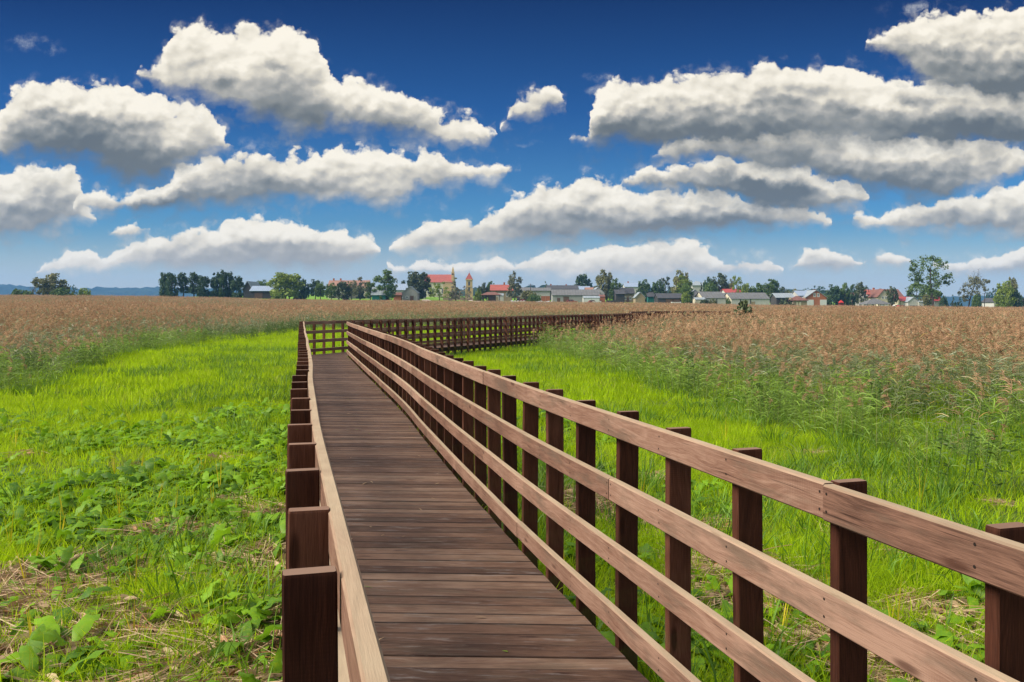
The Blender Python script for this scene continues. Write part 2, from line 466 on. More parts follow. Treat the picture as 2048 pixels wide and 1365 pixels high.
def flat_mat(name, col, rough=0.85, var=0.25, scale=0.6, spec=0.2, stripes=None, metal=0.0, dirt=None):
    """painted, plastered, tiled or sheeted surface with weathering"""
    m, g, o = new_mat(name)
    tcn = g.n('ShaderNodeTexCoord').outputs['Object']
    n1 = g.noise(tcn, scale, 5, 0.6)
    n2 = g.noise(g.v('MULTIPLY', tcn, (1, 1, .25)), scale * 5, 3, 0.6)
    lo = tuple(max(0, c * (1 - var)) for c in col); hi = tuple(min(1, c * (1 + var)) for c in col)
    f = g.m('ADD', g.m('MULTIPLY', n1, 0.65), g.m('MULTIPLY', n2, 0.35))
    c = g.ramp(f, [(0.3, lo), (0.7, hi)])
    h = f
    if stripes:
        ax, pitch = stripes
        q = g.sep(tcn)[ax]
        w = g.m('ABSOLUTE', g.m('SINE', g.m('MULTIPLY', q, math.pi / pitch)))
        c = g.mix(g.mapr(w, 0.0, 0.30, 0.55, 0.0), c, tuple(x * .35 for x in col) + (1,))
        h = g.m('ADD', f, w)
    if dirt:
        c = g.mix(g.mapr(n2, 0.52, 0.70, 0.0, 0.5), c, tuple(dirt) + (1,))
    g.t.links.new(principled(g, c, rough, spec, bump(g, h, 0.3, 0.05), metal), o.inputs[0])
    return m

def leaf_mat(name, c1, c2, transl=0.35, tcol=None, rough=0.55, spec=0.3, c3=None, patch=(.35, .35), mottle=0.0):
    m, g, o = new_mat(name)
    r = g.m('FRACT', g.m('ADD', g.m('MULTIPLY', objrand(g), 1.0), attr(g, 'rnd')))
    stops = [(0.0, c1), (0.75, c2)]
    if c3: stops.append((0.97, c3))
    col = g.ramp(r, stops)
    loc = g.n('ShaderNodeNewGeometry').outputs['Position']
    big = g.noise(loc, patch[0], 3, 0.55)
    col = g.mix(g.mapr(big, 0.38, 0.66, 0.0, patch[1]), col, c4(c1))
    if mottle:                                            # holes, spots and yellowing on the leaves
        mo = g.noise(loc, 38.0, 4, 0.65)
        col = g.mix(g.mapr(mo, 0.50, 0.72, 0.0, mottle), col, (c2[0] * 1.7, c2[1] * 1.0, c2[2], 1))
        col = g.mix(g.mapr(mo, 0.42, 0.30, 0.0, mottle), col, (c1[0] * .6, c1[1] * .6, c1[2] * .6, 1))
    p = principled(g, col, rough, spec)
    tr = g.n('ShaderNodeBsdfTranslucent')
    g.put(tr.inputs[0], g.mix(0.55, col, c4(tcol or c2)))
    mx = g.n('ShaderNodeMixShader'); mx.inputs[0].default_value = transl
    g.t.links.new(p, mx.inputs[1]); g.t.links.new(tr.outputs[0], mx.inputs[2])
    g.t.links.new(mx.outputs[0], o.inputs[0])
    return m

def glass_mat(name='window_glass'):
    m, g, o = new_mat(name)
    tcn = g.n('ShaderNodeTexCoord').outputs['Object']
    c = g.ramp(g.noise(tcn, 0.8, 2), [(0.3, (.015, .02, .03)), (0.7, (.05, .06, .075))])
    g.t.links.new(principled(g, c, 0.08, 0.6), o.inputs[0])
    return m

MAT = {}
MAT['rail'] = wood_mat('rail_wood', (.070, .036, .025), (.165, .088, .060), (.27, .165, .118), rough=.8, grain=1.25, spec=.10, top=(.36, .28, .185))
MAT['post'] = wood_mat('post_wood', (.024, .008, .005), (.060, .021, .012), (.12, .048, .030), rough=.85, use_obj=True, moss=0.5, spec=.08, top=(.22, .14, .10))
MAT['deck'] = wood_mat('deck_wood', (.045, .021, .013), (.135, .074, .048), (.25, .165, .115), ribs=0.0105, rough=.65, spec=.2)
MAT['screw'] = flat_mat('screw_hole', (.012, .008, .006), var=.1)
MAT['joist'] = wood_mat('joist_wood', (.02, .012, .008), (.04, .022, .014), (.06, .04, .03))
MAT['glass'] = glass_mat()

# ================================================================== terrain height
_EX = np.array([-600, 0, 300, 500, 650, 1000, 1300, 1600, 2048, 2600], float)
_EY = np.array([592, 590, 592, 597, 600, 603, 606, 611, 615, 617], float)
def e_of(u):
    return (613 - np.interp(1024 + 1700 * u, _EX, _EY)) / 1700

REEDH = 1.45
def ground(X, Y):
    X = np.asarray(X, float); Y = np.asarray(Y, float)
    Yc = np.maximum(Y, 1.0)
    u = np.clip(X / Yc, -1.2, 1.2)
    e = e_of(u)
    g300 = EYE + 300 * e - REEDH
    a = np.clip((Y - 42) / (300 - 42), 0, 1)
    near = g300 * a
    de = np.interp(Yc, [300, 335, 450, 800, 1500, 4000], [-REEDH / 300, -0.0005, .0035, .006, .004, .001])
    px_ = 1024 + 1700 * u
    rise = np.interp(px_, [300, 480, 1600, 1900], [0, 1, 1, .35])
    de = -REEDH / 300 * (1 - rise) + de * rise
    far = EYE + Yc * (e + de)
    z = np.where(Y > 300, far, near)
    # little hummocks close by
    bump_ = (np.sin(X * .9 + 1.3 * np.sin(Y * .5)) * np.cos(Y * .8 + X * .3)) * 0.04
    return z + bump_ * np.clip(1 - Y / 120, 0, 1)

def gz(x, y):
    return float(ground(x, y))

# ================================================================== boardwalk lines
L1 = [(.945, -3), (-.162, 1.13), (-.206, 1.298), (-.252, 1.477), (-.346, 1.82), (-.53, 2.5), (-.68, 3.07), (-.83, 3.65), (-1.18, 5.09), (-1.35, 5.78), (-1.82, 7.75), (-2.32, 9.8), (-3.95, 16.3), (-6.7, 27.4)]
R1 = [(2.43, -3), (1.06, 1.76), (.935, 2.196), (.79, 2.75), (.695, 3.1), (.505, 3.78), (.155, 5.05), (-.095, 6.0), (-.79, 8.93), (-1.56, 12.3), (-2.05, 14.3), (-2.54, 16.2), (-3.55, 20.2), (-5.3, 27.2)]
L2 = [(-6.7, 27.4), (-2.6, 36.1), (1.9, 46), (6.1, 55), (10.2, 63.9)]
R2 = [(-5.3, 27.2), (-1.4, 35.5), (3.1, 45.3), (7.3, 54.3), (11.1, 62.4)]
L3 = [(10.2, 63.9), (13.4, 65.7), (16.9, 67.4)]
R3 = [(11.1, 62.4), (14.2, 64.2), (17.5, 66.0)]

class Path:
    def __init__(self, pts, wig=0.003, seed=0):
        pts = np.array(pts, float)
        d = np.hypot(*np.diff(pts, axis=0).T)
        s = np.concatenate([[0], np.cumsum(d)])
        n = int(s[-1] / 0.26) + 1
        t = np.linspace(0, s[-1], n)
        x = np.interp(t, s, pts[:, 0]); y = np.interp(t, s, pts[:, 1])
        for _ in range(24):                                   # soften the corners of the trace
            x[1:-1] = (x[:-2] + 2 * x[1:-1] + x[2:]) / 4
            y[1:-1] = (y[:-2] + 2 * y[1:-1] + y[2:]) / 4
        w = wig * (np.sin(t * 1.15 + seed) + .7 * np.sin(t * 2.3 + 2 * seed)) * np.clip((t - 3) / 4, 0, 1) * np.clip((s[-1] - t) / 2, 0, 1)
        dx, dy = np.gradient(x), np.gradient(y)
        k = np.hypot(dx, dy)
        self.x = x + w * dy / k; self.y = y - w * dx / k
        self.s = t; self.len = s[-1]; self.seed = seed
    def at(self, s):
        x = float(np.interp(s, self.s, self.x)); y = float(np.interp(s, self.s, self.y))
        h = 0.2
        s0, s1 = max(0, s - h), min(self.len, s + h)
        tx = np.interp(s1, self.s, self.x) - np.interp(s0, self.s, self.x)
        ty = np.interp(s1, self.s, self.y) - np.interp(s0, self.s, self.y)
        k = math.hypot(tx, ty)
        return Vector((x, y, 0)), Vector((tx / k, ty / k, 0))

def deck_z(x, y):
    z = DECK + max(0.0, gz(x, y) if y > 60 else 0.0) * 0.8
    z += 0.004 * math.sin(y * .42 + 1.0) * min(1, max(0, (y - 5) / 5)) + 0.012 * min(1, max(0, (y - 6) / 20))
    return z

RAIL_T, RAIL_H, PITCH = 0.038, 0.103, 0.30

def railing(pts, side, label, seed, s_from, spacing=0.52, anchor=None, near=False):
    """side -1: the meadow lies to the left of the rail, +1 to the right"""
    path = Path(pts, seed=seed)
    p0, t0 = path.at(s_from)
    root = empty('railing', (p0.x, p0.y, deck_z(p0.x, p0.y)), 0, label=label, cat='railing', group='wooden railings of the boardwalk')
    O = Vector(root.location)
    rr = random.Random(seed * 31 + 5)
    # posts
    pw, pt = 0.100, 0.040
    s = s_from
    if anchor is not None:
        sa_ = float(np.interp(anchor, path.y, path.s))
        s = s_from + (sa_ - s_from) % spacing
    posts = []
    while s < path.len - 0.02:
        posts.append(s); s += spacing + (rr.uniform(-.015, .015) if s > 9 else 0)
    me_cache = {}
    for i, s in enumerate(posts):
        p, t = path.at(s)
        nrm = Vector((t.y, -t.x, 0)) * side                 # outwards
        z = deck_z(p.x, p.y)
        key = rr.randrange(6)
        if key not in me_cache:
            mb = MB()
            c = 0.004
            prof = [(-pw / 2 + c, -pt / 2), (pw / 2 - c, -pt / 2), (pw / 2, -pt / 2 + c), (pw / 2, pt / 2 - c), (pw / 2 - c, pt / 2), (-pw / 2 + c, pt / 2), (-pw / 2, pt / 2 - c), (-pw / 2, -pt / 2 + c)]
            zs = [-0.52, -0.3, 0.2, 0.7, 1.098, 1.104]
            rings = []
            for q, zz in enumerate(zs):
                sc = 0.955 if q == len(zs) - 1 else 1.0
                bx = 0.003 * math.sin(zz * 3 + key * 2)
                rings.append([(bx + a * sc, b * sc, zz) for a, b in prof])
            mb.sweep(rings, zs, r=key / 6.0)
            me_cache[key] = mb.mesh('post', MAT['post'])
        o = bpy.data.objects.new('post', me_cache[key])
        COL.objects.link(o); o.parent = root
        c = p + nrm * (RAIL_T + 0.001 + pw / 2)
        o.location = Vector((c.x, c.y, z + rr.uniform(-.004, .006))) - O
        o.rotation_euler = (rr.uniform(-.006, .006), rr.uniform(-.008, .008), math.atan2(nrm.y, nrm.x) + rr.uniform(-.03, .03))
    # rails, in boards of about four metres that butt at posts
    for course in range(4):
        zt = 1.097 - PITCH * course
        k = 0
        first = rr.choice([3, 5, 7])
        cuts = [0]
        while cuts[-1] < len(posts) - 1:
            cuts.append(min(len(posts) - 1, cuts[-1] + (first if len(cuts) == 1 else rr.choice([7, 8]))))
        for a, b in zip(cuts[:-1], cuts[1:]):
            sa = max(0.0, posts[a] - (0.08 if a == 0 else 0)) + 0.0015
            sb = posts[b] - 0.0015 if b < len(posts) - 1 else min(path.len, posts[b] + 0.12)
            if sb - sa < .1: continue
            n = max(2, int((sb - sa) / 0.26) + 1)
            dz0, dz1 = rr.uniform(-.004, .004), rr.uniform(-.004, .004)
            off = rr.uniform(0, .004)
            rings = []; us = []
            c = 0.005; hh = RAIL_H / 2; tt = RAIL_T
            for i in range(n):
                f = i / (n - 1)
                s = sa + (sb - sa) * f
                p, t = path.at(s)
                nrm = Vector((t.y, -t.x, 0)) * side
                z = deck_z(p.x, p.y) + zt - hh + dz0 * (1 - f) + dz1 * f
                inn = p - nrm * off
                prof = [(0, -hh + c), (c, -hh), (tt - c, -hh), (tt, -hh + c), (tt, hh - c), (tt - c, hh), (c, hh), (0, hh - c)]
                if side > 0: prof = prof[::-1]
                rings.append([inn + nrm * a_ + Vector((0, 0, z + b_)) - O for a_, b_ in prof])
                us.append(s - sa)
            mb = MB()
            mb.sweep(rings, us, r=rr.random())
            # two screws where the board meets each post
            if near:
                for q in range(a, b + 1):
                    s = posts[q] + (0.02 if q == a else -0.02 if q == b else 0)
                    p, t = path.at(s)
                    if p.y > 9 or p.y < 0.3: continue
                    nrm = Vector((t.y, -t.x, 0)) * side
                    z = deck_z(p.x, p.y) + zt - hh
                    for dzz in (-.024, .026):
                        cc = p - nrm * (off + 0.0008) + Vector((0, 0, z + dzz)) - O + t * rr.uniform(-.004, .004)
                        ring = [cc + t * (math.cos(w) * .0042) * (-side) + Vector((0, 0, math.sin(w) * .0042)) for w in [j * math.pi / 4 for j in range(8)]]
                        mb.poly(ring, None, .5, 1)
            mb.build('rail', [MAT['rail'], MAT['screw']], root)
    return path, root

S0 = 1.6
PL1, _ = railing(L1, -1, 'railing on the left edge of the near walkway, its pale top rail seen from above', 1, S0, spacing=.518, anchor=1.606, near=True)
PR1, _ = railing(R1, 1, 'railing on the right edge of the near walkway, four brown rails on dark posts', 2, S0, spacing=.54, anchor=2.41, near=True)
PL2, _ = railing(L2, -1, 'dark railing along the far edge of the walkway after its bend, against the reeds', 3, 0.1)
PR2, _ = railing(R2, 1, 'dark railing along the near edge of the walkway after its bend, above the bright grass', 4, 0.25)
PL3, _ = railing(L3, -1, 'distant railing at the far edge of the last walkway stretch, half hidden by reeds', 5, 0.3)
PR3, _ = railing(R3, 1, 'distant railing at the near edge of the last walkway stretch, sunk in brown reeds', 6, 0.3)

# ------------------------------------------------------------------ deck boards
def deck():
    mb = MB()
    rr = random.Random(99)
    def strip(PL, PR, sL0, sL1, sR0, sR1):
        n = int(max(sL1 - sL0, sR1 - sR0) / 0.139)
        for i in range(n):
            f0, f1 = i / n, (i + 1) / n
            gap = rr.choice([.003, .004, .005, .007, .011]) / max(sL1 - sL0, .1)
            f1g = f1 - gap
            quad = []
            for f in (f0, f1g):
                a, ta = PL.at(sL0 + (sL1 - sL0) * f); b, tb = PR.at(sR0 + (sR1 - sR0) * f)
                a = a + Vector((-ta.y, ta.x, 0)) * (RAIL_T - .001 + rr.uniform(-.006, .0)); b = b + Vector((tb.y, -tb.x, 0)) * (RAIL_T - .001 + rr.uniform(-.006, .0))
                quad.append((a, b))
            (a0, b0), (a1, b1) = quad
            z = (deck_z(a0.x, a0.y) + deck_z(b0.x, b0.y)) / 2 + rr.uniform(-.0018, .0018)
            r = rr.random()
            T = 0.028; L = (b0 - a0).length; w = (a1 - a0).length
            top = [Vector((p.x, p.y, z)) for p in (a0, b0, b1, a1)]
            bot = [Vector((p.x, p.y, z - T)) for p in (a0, b0, b1, a1)]
            mb.poly(top, [(0, 0), (L, 0), (L, w), (0, w)], r)
            mb.poly([top[0], bot[0], bot[1], top[1]], [(0, 0), (0, -T), (L, -T), (L, 0)], r)
            mb.poly([top[1], bot[1], bot[2], top[2]], [(L, 0), (L, -T), (L + .1, -T), (L + .1, 0)], r)
            mb.poly([top[2], bot[2], bot[3], top[3]], [(L, w), (L, w + T), (0, w + T), (0, w)], r)
            mb.poly([top[3], bot[3], bot[0], top[0]], [(0, 0), (0, -T), (-.1, -T), (-.1, 0)], r)
    strip(PL1, PR1, S0, PL1.len, S0, PR1.len)
    strip(PL2, PR2, 0.0, PL2.len, 0.0, PR2.len)
    strip(PL3, PR3, 0.0, PL3.len, 0.0, PR3.len)
    # joists under the boards
    for PL, PR in ((PL1, PR1), (PL2, PR2), (PL3, PR3)):
        for fr in (0.06, 0.5, 0.94):
            n = 40; rings = []; us = []
            for i in range(n + 1):
                f = i / n
                a, _ = PL.at(PL.len * f); b, _ = PR.at(PR.len * f)
                p = a.lerp(b, fr); q = (b - a).normalized()
                z = deck_z(p.x, p.y) - 0.032
                rings.append([p + q * sx + Vector((0, 0, z + sz)) for sx, sz in ((-.035, 0), (-.035, -.14), (.035, -.14), (.035, 0))])
                us.append(PL.len * f)
            mb.sweep(rings, us, mi=1)
    o = mb.build('boardwalk', [MAT['deck'], MAT['joist']], kind='structure')
    return o
deck()

# ------------------------------------------------------------------ ground sheet
def build_ground():
    ys = np.concatenate([np.arange(-60, 0, 4), np.arange(0, 60, 1.0), np.arange(60, 300, 6), np.arange(300, 520, 8), np.arange(520, 1500, 60), np.arange(1500, 4001, 500)])
    ss = np.linspace(-1, 1, 161)
    ss = np.sign(ss) * np.abs(ss) ** 1.15
    S, Yg = np.meshgrid(ss, ys)
    X = S * (60 + np.abs(Yg) * 1.25)
    Z = ground(X, Yg)
    V = np.stack([X, Yg, Z], -1).reshape(-1, 3)
    nr, nc = len(ys), len(ss)
    i, j = np.meshgrid(np.arange(nr - 1), np.arange(nc - 1), indexing='ij')
    a = (i * nc + j).ravel()
    F = np.stack([a, a + 1, a + nc + 1, a + nc], 1)
    m, g, o = new_mat('meadow_soil')
    loc = g.n('ShaderNodeNewGeometry').outputs['Position']
    n1 = g.noise(loc, 0.5, 5, 0.6); n2 = g.noise(loc, 9.0, 5, 0.65)
    near = g.ramp(g.m('ADD', g.m('MULTIPLY', n1, .5), g.m('MULTIPLY', n2, .5)), [(0.35, (.028, .040, .010)), (0.5, (.050, .085, .012)), (0.70, (.060, .065, .025)), (0.82, (.10, .080, .045))])
    n3 = g.noise(g.v('MULTIPLY', loc, (1, .35, 1)), 0.035, 4, 0.6)
    lawn = g.ramp(g.m('ADD', g.m('MULTIPLY', n3, .7), g.m('MULTIPLY', n1, .3)), [(0.3, (.085, .13, .018)), (0.5, (.12, .22, .018)), (0.7, (.15, .27, .025))])
    dd = g.sep(loc)[1]
    reedc = g.ramp(n2, [(0.3, (.08, .07, .03)), (0.7, (.18, .13, .075))])
    c = g.mix(g.mapr(dd, 60, 90), near, reedc)
    c = g.mix(g.mapr(dd, 290, 305), c, lawn)
    far = g.ramp(n3, [(0.35, (.03, .05, .015)), (0.65, (.07, .11, .03))])
    c = g.mix(g.mapr(dd, 600, 900), c, far)
    g.t.links.new(principled(g, c, 0.95, 0.1, bump(g, n2, .6, .05)), o.inputs[0])
    ob = bpy.data.objects.new('ground', fast_mesh('ground', V, F, m, smooth=True))
    COL.objects.link(ob)
    tag(ob, kind='structure')
build_ground()

# ================================================================== hills and far woods
def ridge(name, prof, Y, depth, mat, kind='structure', seed=0, rough=6.0, step=14, base_drop=30):
    """prof: (px, y of the skyline) as bearings over the meadow; a real ridge `depth` deep at distance Y"""
    rng = np.random.default_rng(seed)
    xs = np.arange((prof[0][0] - 1024) / 1700 * Y, (prof[-1][0] - 1024) / 1700 * Y, step)
    top = EYE + (613 - np.interp(1024 + 1700 * xs / Y, [p[0] for p in prof], [p[1] for p in prof])) / 1700 * Y
    n = len(xs)
    rows = []
    for k, (dy, f) in enumerate([(-depth, 0.0), (-depth * .6, .45), (-depth * .3, .8), (0, 1.0), (depth * .5, .8), (depth, 0.1)]):
        tex = rng.normal(0, rough, n) * (0.5 if f < 1 else .8)
        base = ground(xs, np.full(n, Y + dy)) - base_drop
        z = base + (top - base) * f + tex * (f > 0)
        rows.append(np.stack([xs + rng.normal(0, 2, n), np.full(n, Y + dy) + rng.normal(0, depth * .04, n), z], -1))
    V = np.concatenate(rows)
    i, j = np.meshgrid(np.arange(len(rows) - 1), np.arange(n - 1), indexing='ij')
    a = (i * n + j).ravel()
    F = np.stack([a, a + 1, a + n + 1, a + n], 1)
    ob = bpy.data.objects.new(name, fast_mesh(name, V, F, mat))
    COL.objects.link(ob)
    return ob

def forest_mat(name, a, b):
    m, g, o = new_mat(name)
    loc = g.n('ShaderNodeNewGeometry').outputs['Position']
    n1 = g.noise(loc, .03, 5, .65)
    c = g.ramp(n1, [(.35, a), (.65, b)])
    g.t.links.new(principled(g, c, .95, .05, bump(g, n1, 1.0, 8)), o.inputs[0])
    return m
MAT['forest'] = forest_mat('forest_canopy', (.008, .020, .016), (.028, .048, .026))
tag(ridge('hills', [(-500, 560), (-200, 562), (0, 568), (30, 570), (70, 574), (110, 576), (160, 577), (230, 576), (330, 575), (420, 577), (520, 580), (620, 583), (700, 588)], 3000, 260, MAT['forest'], seed=1, rough=3.0), kind='structure')
tag(ridge('hills', [(1560, 604), (1700, 597), (1830, 592), (1900, 592), (1990, 592), (2048, 593), (2300, 590), (2600, 588)], 2600, 240, MAT['forest'], seed=2, rough=2.6), kind='structure')
tag(ridge('forest', [(560, 588), (680, 580), (760, 578), (830, 577), (930, 579), (1040, 573), (1110, 572), (1200, 575), (1290, 577), (1340, 580), (1450, 582), (1560, 583), (1600, 580), (1660, 582), (1720, 586), (1780, 592), (1850, 601)], 980, 60, MAT['forest'], seed=3, rough=1.8, step=4, base_drop=8),
    label='far mixed woodland on the rise behind the village roofs', cat='woods', kind='stuff')

# ================================================================== trees
def rot_rand(rng, n):
    q = rng.normal(size=(n, 4)); q /= np.linalg.norm(q, axis=1)[:, None]
    w, x, y, z = q.T
    return np.stack([np.stack([1 - 2 * (y * y + z * z), 2 * (x * y - z * w), 2 * (x * z + y * w)], -1),
                     np.stack([2 * (x * y + z * w), 1 - 2 * (x * x + z * z), 2 * (y * z - x * w)], -1),
                     np.stack([2 * (x * z - y * w), 2 * (y * z + x * w), 1 - 2 * (x * x + y * y)], -1)], 1)

def leaf_cloud(rng, C, size, jitter=.35, asp=1.0):
    """a ragged little four sided leaf spray at every centre"""
    n = len(C)
    R = rot_rand(rng, n)
    q = np.array([[-.5, -.28, 0], [.1, -.5, .12], [.55, .18, -.05], [-.12, .46, .1]])
    q = q[None] * (1 + rng.uniform(-jitter, jitter, (n, 4, 1)))
    s = (size * rng.uniform(.55, 1.35, n))[:, None, None] if np.ndim(size) == 0 else size[:, None, None]
    V = np.einsum('nij,nkj->nki', R, q) * s * np.array([1, 1, asp]) + C[:, None, :]
    return V.reshape(-1, 3)

CROWNS = {}
ASP = {'alder': .28, 'round': .55, 'tall': .32, 'open': .5, 'bush': .8, 'conifer': .25, 'wispy': .5}
def crown_mesh(kind, seed, mat):
    """unit crown: half width 1 around the axis, height 0..1"""
    key = (kind, seed, mat.name)
    if key in CROWNS: return CROWNS[key]
    rng = np.random.default_rng(seed * 17 + 3)
    if kind == 'round': nc, per, size, sd = 60, 60, .12, .19
    elif kind == 'tall': nc, per, size, sd = 56, 60, .13, .21
    elif kind == 'open': nc, per, size, sd = 40, 40, .10, .15
    elif kind == 'alder': nc, per, size, sd = 84, 60, .15, .24
    elif kind == 'bush': nc, per, size, sd = 36, 60, .14, .24
    elif kind == 'conifer': nc, per, size, sd = 60, 26, .20, .14
    elif kind == 'wispy': nc, per, size, sd = 30, 20, .10, .15
    cs = []
    while len(cs) < nc:
        p = rng.uniform(-1, 1, 3); p[2] = (p[2] + 1) / 2
        if kind in ('round', 'open', 'wispy'):
            w = max(0, 1 - abs((p[2] - .46) / .56) ** 2.6) ** .5
        elif kind == 'tall':
            w = max(0, 1 - abs((p[2] - .44) / .58) ** 2.8) ** .5 * (1 - .12 * p[2])
        elif kind == 'alder':
            w = (.80 + .12 * math.sin(p[2] * 9)) if p[2] < .55 else max(0, 1 - ((p[2] - .55) / .47) ** 2.2) ** .5 * .9
        elif kind == 'bush':
            w = math.sqrt(max(0, 1 - p[2] ** 2 * .95))
        else:
            w = (1 - p[2]) * .95 + .05
        r = math.hypot(p[0], p[1])
        if r > w: continue
        if kind != 'conifer' and r < w * .45 and p[2] < .75 and rng.random() < .6: continue
        cs.append(p)
    cs = np.array(cs)
    rad = sd * rng.uniform(.6, 1.4, nc)
    C = []
    for c, r_ in zip(cs, rad):
        d = rng.normal(size=(per, 3)); d /= np.linalg.norm(d, axis=1)[:, None]
        d *= (rng.random(per) ** .45)[:, None]
        d[:, 2] *= ASP[kind] * 1.1
        C.append(c + d * r_ * (1.15 if kind != 'conifer' else 1.0))
    C = np.concatenate(C)
    C[:, 2] = np.clip(C[:, 2], 0.0, 1.05)
    V = leaf_cloud(rng, C, size, asp=ASP[kind])
    V[:, 2] = np.where(V[:, 2] < 0, V[:, 2] * .3, V[:, 2])
    F = np.arange(len(V)).reshape(-1, 4)
    rnd = np.repeat(rng.random(nc), per) * .45 + rng.random(len(F)) * .35
    me = fast_mesh('crown', V, F, mat, rnd=rnd)
    CROWNS[key] = me
    return me

def lm(name, a, b, **k): MAT[name] = leaf_mat(name, a, b, **k)
lm('alder_leaves', (0.028, 0.056, 0.025), (0.062, 0.109, 0.037), transl=.2)
lm('dark_leaves', (0.034, 0.053, 0.022), (0.085, 0.105, 0.04), transl=.2)
lm('green_leaves', (.048, .085, .020), (.11, .17, .032), transl=.3)
lm('lime_leaves', (.095, .140, .020), (.21, .265, .035), transl=.35)
lm('olive_leaves', (0.093, 0.101, 0.037), (0.202, 0.194, 0.07), transl=.3)
lm('grey_leaves', (0.093, 0.102, 0.056), (0.186, 0.186, 0.102), transl=.25)
lm('spruce_needles', (0.019, 0.034, 0.02), (0.04, 0.062, 0.031), transl=.1)
lm('bare_twigs', (0.116, 0.093, 0.07), (0.217, 0.171, 0.124), transl=.1)
MAT['bark'] = wood_mat('bark', (.03, .024, .018), (.065, .052, .040), (.12, .10, .08), rough=.95)

TREEN = [0]
def px2(xp, Y): return (xp - 1024) / 1700 * Y
def pz2(yp, Y): return EYE + (613 - yp) / 1700 * Y

def tree(x0, x1, yt, Y, kind, mat, label, cat='tree', name=None, trunk=.22, lean=0.0, group=None, bough=True, yb=None, low=None):
    """a tree seen between bearings x0..x1 with its top at yt, standing Y metres away"""
    TREEN[0] += 1
    k = TREEN[0]
    rr = random.Random(k * 7 + 1)
    X = px2((x0 + x1) / 2, Y)
    zb = gz(X, Y) - .15
    H = pz2(yt, Y) - zb
    R = (px2(x1, Y) - px2((x0 + x1) / 2, Y)) * 1.07
    names = {'conifer': 'spruce_tree', 'bush': 'bush'}
    root = empty(name or names.get(kind, 'tree'), (X, Y, zb), rr.uniform(0, 6.28), label=label, cat=cat, group=group)
    if low is None: low = {'bush': 0.0, 'alder': .02, 'conifer': .04, 'tall': .10, 'round': .14, 'open': .22, 'wispy': .2}[kind]
    cr = bpy.data.objects.new('crown', crown_mesh(kind, rr.randrange(3), MAT[mat]))
    COL.objects.link(cr); cr.parent = root
    cr.location = (lean * H * .5, 0, H * low)
    cr.scale = (R, R * rr.uniform(.85, 1.1), H * (1 - low))
    # trunk with limbs
    mb = MB()
    r0 = max(.10, H * .022)
    top = Vector((lean * H * .7, 0, H * (.8 if kind != 'bush' else .5)))
    mid = top * .45 + Vector((rr.uniform(-.02, .02) * H, rr.uniform(-.02, .02) * H, 0))
    mb.tube((0, 0, -.3), mid, r0 * 1.25, r0 * .8, 7)
    mb.tube(mid, top, r0 * .8, r0 * .2, 6)
    if bough and kind not in ('conifer',):
        for q in range(7):
            a = rr.uniform(0, 6.28); f = rr.uniform(.30, .75)
            s = Vector((0, 0, 0)).lerp(mid, min(1, f / .45)) if f < .45 else mid.lerp(top, (f - .45) / .55)
            e = s + Vector((math.cos(a) * R * rr.uniform(.45, .8), math.sin(a) * R * rr.uniform(.45, .8), H * rr.uniform(.12, .25)))
            mb.tube(s, e, r0 * .4, r0 * .1, 5)
    mb.build('trunk', MAT['bark'], root)
    return root

# --- far left
tree(72, 134, 550, 330, 'round', 'olive_leaves', 'wide rounded tree standing alone over the reeds at far left', low=.12)
tree(24, 48, 579, 325, 'bush', 'green_leaves', 'low green bush left of the wide rounded tree', 'bush')
tree(46, 66, 582, 322, 'bush', 'green_leaves', 'small low bush close to the foot of the wide rounded tree', 'bush')
tree(60, 72, 567, 335, 'wispy', 'bare_twigs', 'thin bare sapling at the left of the wide rounded tree')
tree(105, 138, 577, 322, 'bush', 'green_leaves', 'green bush under the right side of the wide rounded tree', 'bush')
tree(137, 154, 571, 420, 'open', 'alder_leaves', 'small dark tree just right of the wide rounded tree')
tree(138, 152, 587, 322, 'bush', 'lime_leaves', 'tiny pale bush by the reeds, between two greener bushes', 'bush')
tree(156, 182, 578, 322, 'bush', 'lime_leaves', 'round light green bush alone before the blue hills', 'bush')
# --- alder row
AL = 'row of dark alders at the reed edge'
tree(319, 341, 545, 322, 'alder', 'alder_leaves', 'leftmost dark alder of the row, leafy down to the ground', group=AL, low=.02)
tree(333, 355, 545, 320, 'alder', 'alder_leaves', 'second dark alder, grown together with the leftmost one', group=AL, low=.02)
tree(354, 379, 547, 322, 'alder', 'alder_leaves', 'slimmer alder standing free with its trunk showing', group=AL, low=.26)
tree(379, 398, 544, 321, 'alder', 'alder_leaves', 'tall narrow alder right of the free-standing one', group=AL, low=.22)
tree(394, 419, 551, 320, 'alder', 'alder_leaves', 'broad lower alder leaning into the gap of the row', group=AL, low=.05)
tree(421, 443, 547, 321, 'alder', 'alder_leaves', 'first alder of the dense right-hand clump', group=AL, low=.02)
tree(437, 456, 543, 320, 'alder', 'alder_leaves', 'tallest alder in the dense right-hand clump', group=AL, low=.04)
tree(448, 468, 543, 322, 'alder', 'alder_leaves', 'pointed alder beside the tallest one of the clump', group=AL, low=.05)
tree(462, 487, 554, 319, 'alder', 'alder_leaves', 'rightmost low round alder of the row beside the lawn', group=AL, low=.0)
